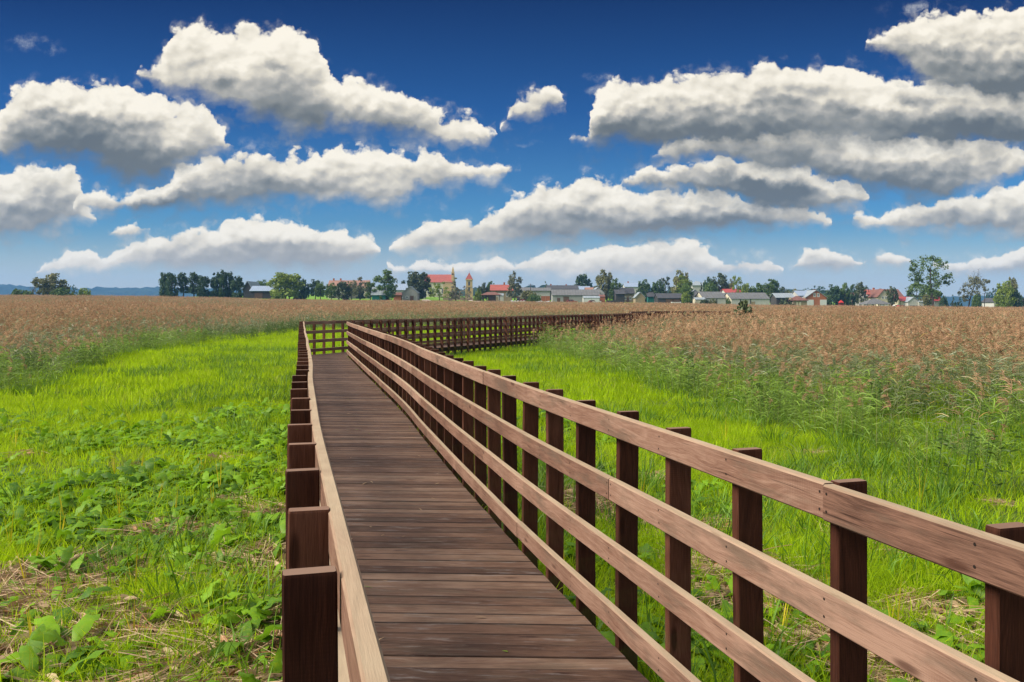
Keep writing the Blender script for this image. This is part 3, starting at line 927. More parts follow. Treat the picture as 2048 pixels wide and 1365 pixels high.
# --- barn and willow
tree(509, 540, 562, 400, 'round', 'green_leaves', 'round green tree showing over the blue roofed barn', low=.1)
tree(537, 606, 549, 335, 'round', 'lime_leaves', 'big rounded yellow green willow beside the barn', low=.05)
tree(588, 617, 561, 340, 'bush', 'alder_leaves', 'dark bushy tree at the right flank of the big willow', 'tree', name='tree', low=.0)
tree(566, 592, 547, 350, 'tall', 'dark_leaves', 'dark top of a tree rising behind the big willow', low=.1)
tree(617, 644, 561, 350, 'round', 'alder_leaves', 'dark round tree left of the salmon roofed house', low=.2)
tree(630, 652, 566, 338, 'round', 'green_leaves', 'small green orchard tree before the salmon roofed house', low=.2)
tree(650, 676, 568, 335, 'round', 'green_leaves', 'orchard tree at the left corner of the salmon roofed house', low=.15)
tree(672, 702, 566, 333, 'round', 'dark_leaves', 'dark orchard tree in front of the cream wall', low=.05)
tree(690, 716, 562, 338, 'open', 'olive_leaves', 'olive orchard tree with two bare stems', low=.25)
tree(704, 736, 556, 335, 'open', 'grey_leaves', 'grey green tree with forked stem in the orchard', low=.25)
tree(712, 730, 549, 380, 'conifer', 'spruce_needles', 'dark spruce pointing up behind the orchard')
tree(730, 752, 566, 345, 'round', 'green_leaves', 'green tree left of the tall dark green one', low=.15)
tree(748, 791, 539, 335, 'tall', 'green_leaves', 'tall dark green tree over the teal shed', low=.04)
tree(789, 800, 553, 390, 'conifer', 'dark_leaves', 'small pointed tree behind the pale blue roof')
tree(800, 813, 563, 395, 'round', 'dark_leaves', 'low dark tree beside the pale blue roof')
tree(813, 862, 547, 350, 'round', 'dark_leaves', 'large dark dome shaped tree left of the red church roof', low=.08)
tree(856, 902, 566, 322, 'open', 'lime_leaves', 'wide thin yellow tree in front of the church', low=.25)
tree(898, 925, 551, 340, 'conifer', 'grey_leaves', 'slender grey green tree between church and belfry', low=.1)
tree(915, 944, 574, 322, 'wispy', 'bare_twigs', 'leaning bare bushes below the belfry', 'tree', low=.1)
tree(892, 915, 574, 322, 'wispy', 'bare_twigs', 'bare spreading bush between the lanes', 'tree', low=.1)
tree(948, 963, 580, 352, 'bush', 'lime_leaves', 'yellow green bush right of the belfry', 'bush')
tree(957, 977, 568, 360, 'round', 'dark_leaves', 'dark rounded tree behind the timber pavilion', low=.1)
tree(972, 992, 565, 420, 'round', 'green_leaves', 'green treetop over the left of the red roofed house', low=.1)
tree(1016, 1043, 545, 345, 'tall', 'grey_leaves', 'tall grey green tree right of the red roofed house', low=.12)
tree(1085, 1099, 556, 430, 'conifer', 'green_leaves', 'pale pointed larch above the long grey roofs')
tree(1040, 1075, 583, 330, 'bush', 'olive_leaves', 'broad olive shrub before the long outbuilding', 'bush')
tree(1055, 1082, 590, 326, 'bush', 'green_leaves', 'low green shrub beside the white wrapped bales', 'bush')
tree(1150, 1183, 551, 430, 'round', 'alder_leaves', 'dark green tree behind the long grey barn', low=.1)
tree(1189, 1228, 544, 360, 'round', 'olive_leaves', 'large olive tree at the right gable of the grey barn', low=.08)
tree(1220, 1243, 556, 352, 'tall', 'green_leaves', 'narrower green tree clinging to the large olive tree', low=.05)
tree(1274, 1302, 562, 345, 'round', 'alder_leaves', 'dark green round tree by the dark farmhouse', low=.05)
tree(1302, 1318, 567, 345, 'round', 'green_leaves', 'small green tree in the gap above the green shed', low=.1)
tree(1308, 1330, 562, 342, 'round', 'alder_leaves', 'dark tree left of the see-through one', low=.1)
tree(1317, 1345, 555, 348, 'open', 'dark_leaves', 'see-through dark tree behind the low dark barn', low=.2)
tree(1345, 1378, 545, 360, 'round', 'olive_leaves', 'tall olive crown behind the brightest yellow tree', low=.08)
tree(1354, 1386, 549, 345, 'tall', 'lime_leaves', 'bright yellow green tree in the middle of the village', low=.08)
tree(1363, 1381, 585, 325, 'round', 'lime_leaves', 'little bright tree at the corner of the low dark barn', low=.1)
tree(1350, 1386, 570, 336, 'bush', 'green_leaves', 'dense green undergrowth tree below the bright yellow one', 'tree', name='tree')
tree(1397, 1409, 558, 340, 'conifer', 'spruce_needles', 'black green spruce before the white hip roofed house')
tree(1406, 1424, 557, 400, 'round', 'alder_leaves', 'dark tree right of the white hip roofed house', low=.1)
tree(1409, 1436, 567, 350, 'bush', 'green_leaves', 'green thicket behind the white gabled barn', 'tree', name='tree')
tree(1422, 1457, 550, 385, 'round', 'dark_leaves', 'big brownish dome of a tree above the white gabled barn', low=.08)
tree(1456, 1470, 561, 390, 'round', 'olive_leaves', 'small olive tree right of the brownish dome')
tree(1461, 1486, 553, 370, 'open', 'lime_leaves', 'thin topped light tree above the bright red roof', low=.1)
tree(1482, 1504, 569, 350, 'round', 'lime_leaves', 'left one of the light trees behind the second barn', low=.05)
tree(1500, 1530, 569, 352, 'round', 'green_leaves', 'middle one of the light trees behind the second barn', low=.05)
tree(1526, 1559, 559, 345, 'tall', 'green_leaves', 'tall green tree at the right end of the second barn', low=.05)
tree(1556, 1580, 576, 400, 'round', 'dark_leaves', 'low dark treetops behind the metal roofed shed', low=.05)
tree(1578, 1597, 580, 380, 'round', 'olive_leaves', 'olive treetop left of the brick gabled house', low=.05)
tree(1418, 1433, 598, 322, 'bush', 'olive_leaves', 'scruffy bush against the white wall of the left barn', 'bush')
tree(1400, 1420, 600, 321, 'bush', 'dark_leaves', 'weedy bush at the left annex of the white barn', 'bush')
tree(1452, 1462, 597, 322, 'bush', 'green_leaves', 'bush filling the gap between both white barns', 'bush')
tree(1560, 1590, 597, 330, 'bush', 'dark_leaves', 'low weeds before the metal roofed shed', 'bush')
tree(1652, 1682, 572, 350, 'round', 'alder_leaves', 'first tree of the dark grove right of the brick gable', low=.03)
tree(1676, 1700, 569, 352, 'round', 'green_leaves', 'middle tree of the dark grove right of the brick gable', low=.03)
tree(1694, 1716, 572, 350, 'round', 'alder_leaves', 'right tree of the dark grove with a low skirt', low=.03)
tree(1711, 1733, 565, 345, 'tall', 'dark_leaves', 'taller mushroom topped tree at the end of the grove', low=.15)
tree(1640, 1660, 590, 345, 'bush', 'green_leaves', 'bush at the right corner of the brick gabled house', 'bush')
tree(1773, 1794, 575, 335, 'round', 'dark_leaves', 'round tree in front of the cream gabled house', low=.2)
tree(1837, 1860, 590, 332, 'bush', 'olive_leaves', 'olive bush at the foot of the great tree, on its left', 'bush')
tree(1846, 1886, 575, 345, 'round', 'green_leaves', 'low crown behind the stem of the great tree', low=.05)
tree(1815, 1852, 566, 338, 'open', 'green_leaves', 'low spreading limb tree left of the great stem', low=.35)
tree(1879, 1896, 594, 325, 'bush', 'alder_leaves', 'dark bush between the red roof and the conifers', 'bush')
tree(1899, 1913, 587, 324, 'conifer', 'alder_leaves', 'left dark conifer of the pair in the open ground', low=.0)
tree(1910, 1926, 586, 324, 'conifer', 'alder_leaves', 'right dark conifer of the pair in the open ground', low=.0)
tree(1945, 1961, 589, 326, 'bush', 'green_leaves', 'green bush at the right of the dead topped tree', 'bush')
tree(1992, 2030, 566, 322, 'round', 'lime_leaves', 'full yellow green tree at far right', low=.0)
tree(2012, 2034, 556, 328, 'tall', 'olive_leaves', 'taller thin crown behind the full tree at far right', low=.1)
tree(2022, 2046, 582, 321, 'bush', 'alder_leaves', 'dark bush on the right flank of the full tree', 'bush')
tree(2040, 2062, 598, 321, 'bush', 'olive_leaves', 'small bush on the right edge of the view', 'bush')
for i, (a, b, t) in enumerate([(1971, 1985, 579), (1982, 1996, 577), (1993, 2008, 578), (1622, 1640, 573), (1632, 1652, 573), (1604, 1622, 577)]):
    tree(a, b, t, 620, 'open', 'alder_leaves', ['left one of the three distant pines behind the pole', 'middle one of the three distant pines behind the pole', 'right one of the three distant pines behind the pole',
         'thin far pine above the ridge of the brick house', 'far pine right of the brick house ridge', 'far pine left of the brick house ridge'][i], name='pine_tree', low=.4)
# bush in the reeds near the end of the boardwalk
tree(1456, 1526, 608, 60, 'bush', 'dark_leaves', 'grey green willow bush sunk in the reeds near the walkway end', 'bush', name='bush', low=.0)

# --- the great open tree and the dead topped tree: limbs reaching out to separate sprays of leaves
def clump_tree(label, Y, stem, clumps, leafmat, leaf, per, seed, twigs=(), r0=.42):
    """stem: bearings of the trunk from foot to fork; clumps: (bearing x, y, radius) of every leafy spray, spread in depth"""
    rng = random.Random(seed); nr = np.random.default_rng(seed)
    X0 = px2(stem[0][0], Y); zb = gz(X0, Y) - .2
    root = empty('tree', (X0, Y, zb), 0, label=label, cat='tree')
    P = lambda xp, yp, dy=0.0: Vector((px2(xp, Y) - X0, dy, pz2(yp, Y) - zb))
    mb = MB()
    st = [Vector((0, 0, -.3))] + [P(*q) for q in stem[1:]]
    nodes = []
    for i in range(len(st) - 1):
        ra, rb = r0 * (1 - .75 * i / (len(st) - 1)), r0 * (1 - .75 * (i + 1) / (len(st) - 1))
        mb.tube(st[i], st[i + 1], ra, rb, 7)
        for f in (.5, 1.0):
            q = st[i].lerp(st[i + 1], f)
            if i > 0 or f == 1.0: nodes.append((q, rb))
    C = []
    wid = max(c[0] for c in clumps) - min(c[0] for c in clumps)
    todo = []
    for (xp, yp, rp) in clumps:
        off = abs(xp - stem[-1][0]) / (wid / 2)
        dy = rng.uniform(-1, 1) * math.sqrt(max(.05, 1 - min(1, off) ** 2)) * wid / 2 / 1700 * Y
        todo.append((P(xp, yp, dy), rp / 1700 * Y))
    todo.sort(key=lambda t: t[0].z)
    for c, rad in todo:
        best = min(nodes, key=lambda n: (n[0] - c).length + (3.0 if n[0].z > c.z - .3 else 0))
        a, ra = best
        m1 = a.lerp(c, .5) + Vector((rng.uniform(-.3, .3), rng.uniform(-.3, .3), -.08 * (c - a).length))
        r1 = min(ra * .7, .16)
        mb.tube(a, m1, r1, r1 * .7, 5); mb.tube(m1, c, r1 * .7, r1 * .35, 5)
        nodes.append((m1, r1 * .7)); nodes.append((c, r1 * .4))
        for _ in range(5):
            e = c + Vector((rng.gauss(0, 1), rng.gauss(0, 1), rng.gauss(.2, .7))) * rad * .8
            mb.tube(c, e, r1 * .3, .02, 4)
            n = int(per * rng.uniform(.5, 1.3))
            C.append(np.array(e)[None] + nr.normal(0, rad * .36, (n, 3)))
        C.append(np.array(c)[None] + nr.normal(0, rad * .5, (per, 3)))
    for (xa, ya, xb, yb) in twigs:
        a = P(xa, ya); b = P(xb, yb, rng.uniform(-.6, .6))
        mb.tube(a, b, .075, .02, 4)
        for _ in range(6):
            q = a.lerp(b, rng.uniform(.3, 1)); e = q + Vector((rng.gauss(0, .55), rng.gauss(0, .4), abs(rng.gauss(.5, .3))))
            mb.tube(q, e, .03, .012, 3)
    mb.build('trunk', MAT['bark'], root)
    C = np.concatenate(C)
    V = leaf_cloud(nr, C, leaf)
    F = np.arange(len(V)).reshape(-1, 4)
    o = bpy.data.objects.new('crown', fast_mesh('crown', V, F, MAT[leafmat], rnd=nr.random(len(F)) * .8))
    COL.objects.link(o); o.parent = root
    return root
Q = lambda L: [(1640 + x / 5.02, 480 + y / 5.02, r / 5.02) for x, y, r in L]
clump_tree('great open crowned tree towering over the reeds at the right', 300,
    [(1867, 614), (1865, 592), (1862, 575), (1860, 558), (1861, 543), (1862, 528)],
    Q([(1045, 190, 34), (1150, 180, 32), (1190, 215, 30), (1000, 245, 36), (1085, 240, 34), (1160, 260, 32), (1215, 275, 30), (950, 250, 24), (955, 310, 32), (1030, 310, 32), (1110, 300, 22), (1190, 330, 30), (930, 365, 34), (1000, 375, 36), (1075, 370, 34), (1150, 385, 30), (1200, 375, 26),
       (1045, 425, 32), (1110, 440, 34), (1180, 440, 36), (1240, 430, 26), (960, 405, 22), (1000, 450, 26), (960, 480, 30), (1025, 490, 30), (925, 520, 30), (895, 545, 20), (985, 535, 28), (1190, 500, 34), (1210, 545, 26), (1060, 520, 22), (1150, 560, 22), (910, 300, 16), (1225, 385, 18), (1262, 435, 12)]),
    'green_leaves', .46, 22, 12)
clump_tree('half dead tree with bare twigs on top, right of the great tree', 305,
    [(1935, 614), (1940, 600), (1944, 586), (1948, 575), (1952, 563)],
    Q([(1490, 400, 26), (1530, 395, 26), (1560, 420, 22), (1480, 440, 28), (1525, 450, 30), (1450, 470, 24), (1500, 490, 30), (1550, 480, 26), (1600, 445, 22), (1640, 430, 22), (1665, 420, 12), (1440, 510, 24), (1480, 540, 28), (1540, 530, 26), (1590, 500, 18), (1420, 535, 14), (1460, 570, 22), (1520, 575, 20), (1610, 420, 16), (1500, 610, 18)]),
    'grey_leaves', .42, 17, 28, twigs=[(1952, 563, 1956, 539), (1953, 562, 1949, 543), (1954, 558, 1961, 543), (1952, 566, 1970, 560), (1950, 570, 1945, 548), (1954, 566, 1966, 552)], r0=.30)

# ================================================================== buildings
MAT['roof_red'] = flat_mat('red_roof_tiles', (.27, .075, .058), stripes=(2, .45), var=.2)
MAT['roof_salmon'] = flat_mat('salmon_roof_tiles', (.24, .135, .10), stripes=(2, .5), var=.2)
MAT['roof_bright'] = flat_mat('bright_red_metal_roof', (.30, .05, .045), stripes=(0, .6), var=.12, rough=.5)
MAT['roof_grey'] = flat_mat('grey_cement_roof', (.115, .115, .115), var=.25, stripes=(0, 1.1))
MAT['roof_dark'] = flat_mat('dark_roof', (.055, .055, .060), var=.3, stripes=(0, .9))
MAT['roof_blue'] = flat_mat('pale_metal_roof', (.21, .26, .34), var=.12, rough=.45, stripes=(0, .8))
MAT['roof_light'] = flat_mat('light_sheet_roof', (.22, .25, .27), var=.2, rough=.5, stripes=(0, 1.0))
MAT['roof_brown'] = flat_mat('brown_tile_roof', (.15, .07, .055), var=.25, stripes=(2, .4))
MAT['wall_white'] = flat_mat('white_plaster', (.40, .385, .36), var=.12, dirt=(.28, .26, .22))
MAT['wall_grey'] = flat_mat('grey_block_wall', (.27, .262, .25), var=.15, dirt=(.17, .16, .14))
MAT['wall_cream'] = flat_mat('cream_plaster', (.50, .45, .33), var=.12, dirt=(.3, .26, .19))
MAT['wall_yellow'] = flat_mat('ochre_masonry', (.42, .30, .15), var=.2, scale=.4, dirt=(.30, .18, .10))
MAT['wall_tan'] = flat_mat('tan_masonry', (.25, .19, .12), var=.25, scale=.6)
MAT['wall_brown'] = flat_mat('brown_boards', (.10, .07, .052), var=.3, stripes=(0, .28))
MAT['wall_dark'] = flat_mat('dark_boards', (.050, .045, .042), var=.3, stripes=(0, .3))
MAT['wall_brick'] = flat_mat('orange_brick', (.34, .12, .055), var=.2, stripes=(2, .3))
MAT['wall_teal'] = flat_mat('teal_boards', (.025, .14, .12), var=.2, stripes=(0, .35))
MAT['trim'] = flat_mat('white_frame_paint', (.62, .62, .60), var=.08)
MAT['door_brown'] = flat_mat('brown_door_boards', (.12, .07, .045), var=.2, stripes=(0, .3))
MAT['steel'] = flat_mat('painted_steel', (.22, .24, .25), var=.2, rough=.5)
MAT['red_paint'] = flat_mat('red_paint', (.45, .035, .03), var=.15, rough=.4)
MAT['dark_red'] = flat_mat('faded_red_paint', (.20, .035, .028), var=.2, rough=.5)
MAT['white_paint'] = flat_mat('white_paint', (.50, .50, .49), var=.1, rough=.4)
MAT['rubber'] = flat_mat('rubber', (.025, .025, .025), var=.2)
MAT['lane'] = flat_mat('pale_lane', (.40, .33, .28), var=.12)
MAT['film'] = flat_mat('bale_film', (.55, .57, .60), var=.12, rough=.35)

def wall_window(mb_list, root, x, y, z, w, h, face='front', depth=.06):
    """window facing the meadow (towards -y): frame with glazing bar, pane as a sub-part"""
    f = MB()
    t = min(.14, w * .16)
    y0, y1 = y - depth, y + .02
    f.box(x - w / 2, x - w / 2 + t, y0, y1, z, z + h); f.box(x + w / 2 - t, x + w / 2, y0, y1, z, z + h)
    f.box(x - w / 2 + t, x + w / 2 - t, y0, y1, z, z + t); f.box(x - w / 2 + t, x + w / 2 - t, y0, y1, z + h - t, z + h)
    f.box(x - t * .35, x + t * .35, y0 + .005, y1, z + t, z + h - t)
    o = f.build('window', MAT['trim'], root)
    p = MB(); p.box(x - w / 2 + t, x + w / 2 - t, y - .012, y + .01, z + t, z + h - t)
    p.build('pane', MAT['glass'], o)

def house(x0, x1, ypeak, yeave, Y, label, name='house', cat='house', ridge='x', depth=9, wall='wall_white', roof='roof_grey', yaw=0.0,
          windows=(), doors=(), chimneys=(), over=.45, lift=0.0, hip=0.0, ybase=None, gablemat=None, group=None):
    """gabled building between bearings x0..x1; windows/doors: (fraction along the front, sill, width, height)"""
    w = px2(x1, Y) - px2(x0, Y)
    X = px2((x0 + x1) / 2, Y)
    zb = gz(X, Y + depth / 2) if ybase is None else pz2(ybase, Y)
    zb = min(zb, gz(X, Y)) + lift
    he = pz2(yeave, Y) - zb; hp = pz2(ypeak, Y) - zb
    he = max(he, 1.6); hp = max(hp, he + .8)
    root = empty(name, (X, Y, zb), yaw, label=label, cat=cat, group=group)
    a = w / 2
    b = MB(); D = depth
    if ridge == 'x':
        # long wall towards the meadow, gables left and right
        b.poly([(-a, 0, -.6), (a, 0, -.6), (a, 0, he), (-a, 0, he)], [(0, 0), (w, 0), (w, he), (0, he)])
        b.poly([(a, D, -.6), (-a, D, -.6), (-a, D, he), (a, D, he)])
        for s in (-1, 1):
            P = [(s * a, 0, -.6), (s * a, D, -.6), (s * a, D, he), (s * a, D / 2, hp - .12), (s * a, 0, he)]
            b.poly(P if s > 0 else P[::-1], mi=1 if gablemat else 0)
    else:
        for yy, s in ((0, 1), (D, -1)):
            P = [(-a, yy, -.6), (a, yy, -.6), (a, yy, he), (0, yy, hp - .12), (-a, yy, he)]
            b.poly(P if s > 0 else P[::-1], mi=0)
        b.poly([(a, 0, -.6), (a, D, -.6), (a, D, he), (a, 0, he)])
        b.poly([(-a, D, -.6), (-a, 0, -.6), (-a, 0, he), (-a, D, he)])
    b.build('wall', [MAT[wall], MAT[gablemat or wall]], root)
    r = MB(); T = .16; o = over
    def slab(P):
        P = [Vector(p) for p in P]
        n = (P[1] - P[0]).cross(P[2] - P[0]).normalized()
        if n.z < 0: n = -n; P = P[::-1]
        top = [p + n * T for p in P]
        r.poly(top); r.poly(P[::-1])
        for i in range(len(P)):
            j = (i + 1) % len(P)
            r.poly([P[i], P[j], top[j], top[i]])
    if ridge == 'x':
        sl = (hp - he) / (D / 2)
        hx = hip * (D / 2)
        slab([(-a - o, -o, he - o * sl), (a + o, -o, he - o * sl), (a + o - hx, D / 2, hp), (-a - o + hx, D / 2, hp)])
        slab([(a + o, D + o, he - o * sl), (-a - o, D + o, he - o * sl), (-a - o + hx, D / 2, hp), (a + o - hx, D / 2, hp)])
        if hip:
            slab([(-a - o, D + o, he - o * sl), (-a - o, -o, he - o * sl), (-a - o + hx, D / 2, hp)])
            slab([(a + o, -o, he - o * sl), (a + o, D + o, he - o * sl), (a + o - hx, D / 2, hp)])
    else:
        sl = (hp - he) / a
        slab([(-a - o, -o, he - o * sl), (0, -o, hp), (0, D + o, hp), (-a - o, D + o, he - o * sl)])
        slab([(a + o, D + o, he - o * sl), (0, D + o, hp), (0, -o, hp), (a + o, -o, he - o * sl)])
    ro = r.build('roof', MAT[roof], root)
    for (f, up_) in chimneys:
        c = MB(); cx = -a + w * f
        if ridge == 'x': cy, cz = D / 2, hp
        else: cy, cz = D * .4, (hp - abs(cx) * (hp - he) / a)
        c.box(cx - .35, cx + .35, cy - .3, cy + .3, cz - .8, cz + up_)
        c.box(cx - .43, cx + .43, cy - .38, cy + .38, cz + up_, cz + up_ + .12)
        c.build('chimney', MAT['wall_brick'], ro)
    for (f, sill, ww, hh) in windows: wall_window(None, root, -a + w * f, 0, sill, ww, hh)
    for dd in doors:
        f, ww, hh = dd[:3]
        d = MB(); xx = -a + w * f
        d.box(xx - ww / 2, xx + ww / 2, -.05, .02, -.3, hh)
        d.box(xx - ww / 2 - .1, xx - ww / 2, -.08, .02, -.3, hh + .1); d.box(xx + ww / 2, xx + ww / 2 + .1, -.08, .02, -.3, hh + .1)
        dob = d.build('door', MAT[dd[3] if len(dd) > 3 else 'door_brown'], root)
    return root, w, he, hp

WN = lambda f, s=1.0, w=1.0, h=1.3: (f, s, w, h)
house(486, 504, 563, 578, 352, 'dark gabled farm building with a pale verge beside the blue roofed barn', name='barn', cat='barn', ridge='y', depth=14, wall='wall_dark', roof='roof_light')
house(501, 547, 572.5, 582, 345, 'long low barn under a pale blue metal roof beside the green lawn', name='barn', cat='barn', depth=8, wall='wall_dark', roof='roof_blue', doors=((.35, 3, 2.4),))
house(656, 703, 561, 575, 395, 'salmon roofed house half hidden by the orchard trees', depth=10, wall='wall_cream', roof='roof_salmon', windows=(WN(.2, 2.2), WN(.5, 2.2), WN(.8, 2.2)), chimneys=((.15, .9), (.45, .9)))
house(674, 692, 563, 573, 390, 'pale gable with two windows facing the meadow, in front of the salmon roof', name='house', ridge='y', depth=5, wall='wall_white', roof='roof_salmon', windows=(WN(.28, 2.4, .9, 1.3), WN(.72, 2.4, .9, 1.3)))
house(698, 735, 561, 575, 398, 'right wing under a salmon roof behind grey orchard trees', depth=9, wall='wall_cream', roof='roof_salmon', windows=(WN(.3, 2.0), WN(.7, 2.0)), chimneys=((.5, .8),))
house(744, 771, 575, 589, 334, 'teal boarded shed with a pale dark roof under the tall green tree', name='shed', cat='shed', depth=6, wall='wall_teal', roof='roof_light', gablemat='wall_dark')
house(787, 813, 568, 580, 372, 'house with a pale blue roof and white wall left of the dome tree', depth=9, wall='wall_white', roof='roof_blue', windows=(WN(.3), WN(.7)), doors=((.52, 1.2, 2.1),))
house(787, 802, 588, 590, 345, 'low dark red lean-to before the pale blue roofed house', name='shed', cat='shed', depth=3, wall='wall_brick', roof='roof_brown')
house(805, 835, 573, 586, 340, 'small brown gabled shed with a grey front on the lawn', name='shed', cat='shed', ridge='y', depth=9, wall='wall_grey', roof='roof_light', doors=((.62, 1.2, 2.0),), windows=(WN(.3, .9, 1.0, 1.0),), over=.3)
# church
Yc = 560
root, w, he, hp = house(850, 903, 549, 564.5, Yc, 'long church nave with a bright red roof and cream walls', name='church', cat='church', depth=16, wall='wall_cream', roof='roof_red', over=.5,
      windows=tuple((f, 2.2, 1.3, 3.6) for f in (.12, .3, .48, .66, .84)))
a = w / 2
t = MB()
t.box(a - .6, a + 1.8, -1.0, 17, -1, he - 1.5); t.box(a - .3, a + 1.4, 1, 15, he - 1.5, he + 2.2)
for k in range(5):
    s = 1 - k / 5.0
    t.box(a - .2, a + 1.2, 8 - 6 * s, 8 + 6 * s, he + 2.2 + k * .9, he + 2.2 + (k + 1) * .9)
t.build('facade', MAT['wall_yellow'], root)
t = MB()
t.box(a - .5, a + 1.5, 5.6, 7.6, hp - 2, hp + 1.6)
ring = lambda z, q: [(a + .5 - q, 6.6 - q, z), (a + .5 + q, 6.6 - q, z), (a + .5 + q, 6.6 + q, z), (a + .5 - q, 6.6 + q, z)]
t.sweep([ring(hp + 1.6, .8), ring(hp + 3.6, .55), ring(hp + 5.0, .2)], [0, 2, 4])
t.tube((a + .5, 6.6, hp + 5.0), (a + .5, 6.6, hp + 6.6), .07, .05)
t.build('spire', MAT['wall_yellow'], root)
t = MB(); xx = -a - 6.5
t.box(xx - .7, xx + .7, 3, 4.4, 0, hp + .6)
t.sweep([[(xx - .9, 2.8, hp + .6), (xx + .9, 2.8, hp + .6), (xx + .9, 4.6, hp + .6), (xx - .9, 4.6, hp + .6)], [(xx - .1, 3.6, hp + 2.1), (xx + .1, 3.6, hp + 2.1), (xx + .1, 3.8, hp + 2.1), (xx - .1, 3.8, hp + 2.1)]], [0, 1.5])
t.box(xx, -a, 2.2, 8, 0, he)
t.build('turret', MAT['wall_yellow'], root)
t = MB(); t.box(a - 5.5, a - .6, -.35, 0.0, 0, he + .3); t.build('buttress', MAT['wall_yellow'], root)
# belfry
Yb = 450
X = px2(938.5, Yb); zb = gz(X, Yb); S = Yb / 1700
root = empty('bell_tower', (X, Yb, zb), 0, label='slim ochre bell tower with a red pyramid spire', cat='bell tower')
zc = pz2(561, Yb) - zb
m_ = MB(); q = 6.2 * S
m_.box(-q, q, -q, q, -1, zc)
for sx in (-1, 1):
    for sy in (-1, 1): m_.box(sx * q - .35 - (.0 if sx > 0 else .0), sx * q + .35, sy * q - .35, sy * q + .35, -1, zc * .55)
m_.box(-q - .25, q + .25, -q - .25, q + .25, zc * .30, zc * .33); m_.box(-q - .25, q + .25, -q - .25, q + .25, zc * .62, zc * .65)
m_.box(-q - .35, q + .35, -q - .35, q + .35, zc, zc + .5)
m_.build('wall', MAT['wall_yellow'], root)
for f0, f1, ww in ((.36, .58, .9), (.70, .92, .9), (.05, .2, .8)):
    o_ = MB(); o_.box(-ww / 2, ww / 2, -q - .05, -q + .03, zc * f0, zc * f1); o_.build('opening', MAT['glass'], root)
r_ = MB(); z1, z2, z3 = pz2(554, Yb) - zb, pz2(551, Yb) - zb, pz2(545.5, Yb) - zb
ring = lambda z, k: [(-k, -k, z), (k, -k, z), (k, k, z), (-k, k, z)]
r_.sweep([ring(zc + .5, q + .3), ring(z1, q * .72)], [0, 1]); r_.sweep([ring(z1, q * .78), ring(z2, q * .45), ring(z3, .06)], [0, 1, 2])
r_.tube((0, 0, z3 - .2), (0, 0, z3 + 1.2), .06, .04)
r_.build('roof', MAT['roof_red'], root)
# timber pavilion
def pavilion(x0, x1, ypk, yev, Y, label, solid, depth=6, hip=.8, cat='pavilion'):
    root, w, he, hp = house(x0, x1, ypk, yev, Y, label, name='pavilion', cat=cat, depth=depth, wall='wall_dark', roof='roof_brown' if solid else 'roof_grey', hip=hip, over=.5)
    for ch in list(root.children):
        if ch.name.startswith('wall'):
            bpy.data.objects.remove(ch)
    a = w / 2
    for i in range(5):
        xx = -a + .1 + (w - .4) * i / 4
        for yy in (0, depth - .2):
            p = MB(); p.box(xx, xx + .2, yy, yy + .2, -.3, he + .05); p.build('post', MAT['wall_dark'], root)
    b = MB()
    b.box(-a + .1, a - .1, .05, .15, .75, .9); b.box(-a + .1, a - .1, .05, .15, .3, .42)
    b.build('rail', MAT['wall_dark'], root)
    if solid:
        b = MB(); b.box(-a * .35, a * .45, .6, depth - 1, -.3, he - .1); b.build('wall', MAT['wall_brown'], root)
    else:
        b = MB(); b.box(-a * .8, a * .8, depth * .4, depth * .4 + .8, .65, .75); b.box(-a * .7, -a * .6, depth * .4 + .3, depth * .4 + .5, -.2, .65); b.box(a * .6, a * .7, depth * .4 + .3, depth * .4 + .5, -.2, .65)
        b.build('table', MAT['wall_brown'], root)
pavilion(964, 1000, 585, 590, 322, 'open timber pavilion with a brown roof beside the lane', True)
house(997, 1007, 590.5, 592, 335, 'small white flat topped shed beside the timber pavilion', name='shed', cat='shed', depth=3, wall='wall_white', roof='roof_light', over=.1)
house(982, 1024.5, 570, 581, 352, 'red roofed house with a grey brown wall and one white window', depth=9, wall='wall_tan', roof='roof_red', windows=((.80, 2.0, 1.7, 1.6), (.3, 2.0, 1.2, 1.4)), chimneys=((.62, 1.0),), doors=((.5, 1.1, 2.1),))
# farm buildings in the middle
house(1037, 1062, 575.5, 582, 372, 'left end of the long grey roofed outbuildings, half behind shrubs', name='barn', cat='barn', depth=9, wall='wall_grey', roof='roof_grey')
house(1055, 1100, 576, 582, 362, 'long outbuilding with pale patched walls and brick piers', name='barn', cat='barn', depth=9, wall='wall_white', roof='roof_grey', windows=(WN(.5, 1.2, 1.2, 1.0),), doors=((.3, 1.8, 2.4, 'wall_brick'), (.7, 1.6, 2.2, 'wall_brick'), (.9, 1.6, 2.2, 'wall_brick')))
house(1095, 1160, 571, 578.5, 400, 'dark grey barn roof rising behind the long grey barn', name='barn', cat='barn', depth=12, wall='wall_dark', roof='roof_dark', chimneys=((.12, .6), (.6, .5)))
house(1160, 1180, 573, 580, 390, 'pale blue metal roof right of the dark barn roof', name='barn', cat='barn', depth=9, wall='wall_grey', roof='roof_blue')
house(1173, 1192, 575.5, 583, 384, 'small roof with rusty red tiles beside the pale blue one', name='barn', cat='barn', depth=8, wall='wall_brown', roof='roof_salmon')
house(1103, 1104, 579, 590.5, 344, 'x', name='barn', cat='barn') if False else None
house(1105, 1199, 579.5, 591, 340, 'long grey barn with a grey sheet roof and brown door', name='barn', cat='barn', depth=11, wall='wall_grey', roof='roof_grey', doors=((.29, 2.0, 2.3), (.13, 1.0, 1.8)), over=.3)
house(1184, 1209, 575, 587, 347, 'cream gable end with a dark loft window at the right of the grey barn', name='barn', cat='barn', ridge='y', depth=13, wall='wall_white', roof='roof_light', windows=((.4, 3.4, 1.0, 1.0),), doors=((.75, 1.8, 2.2, 'wall_dark'),), over=.2)
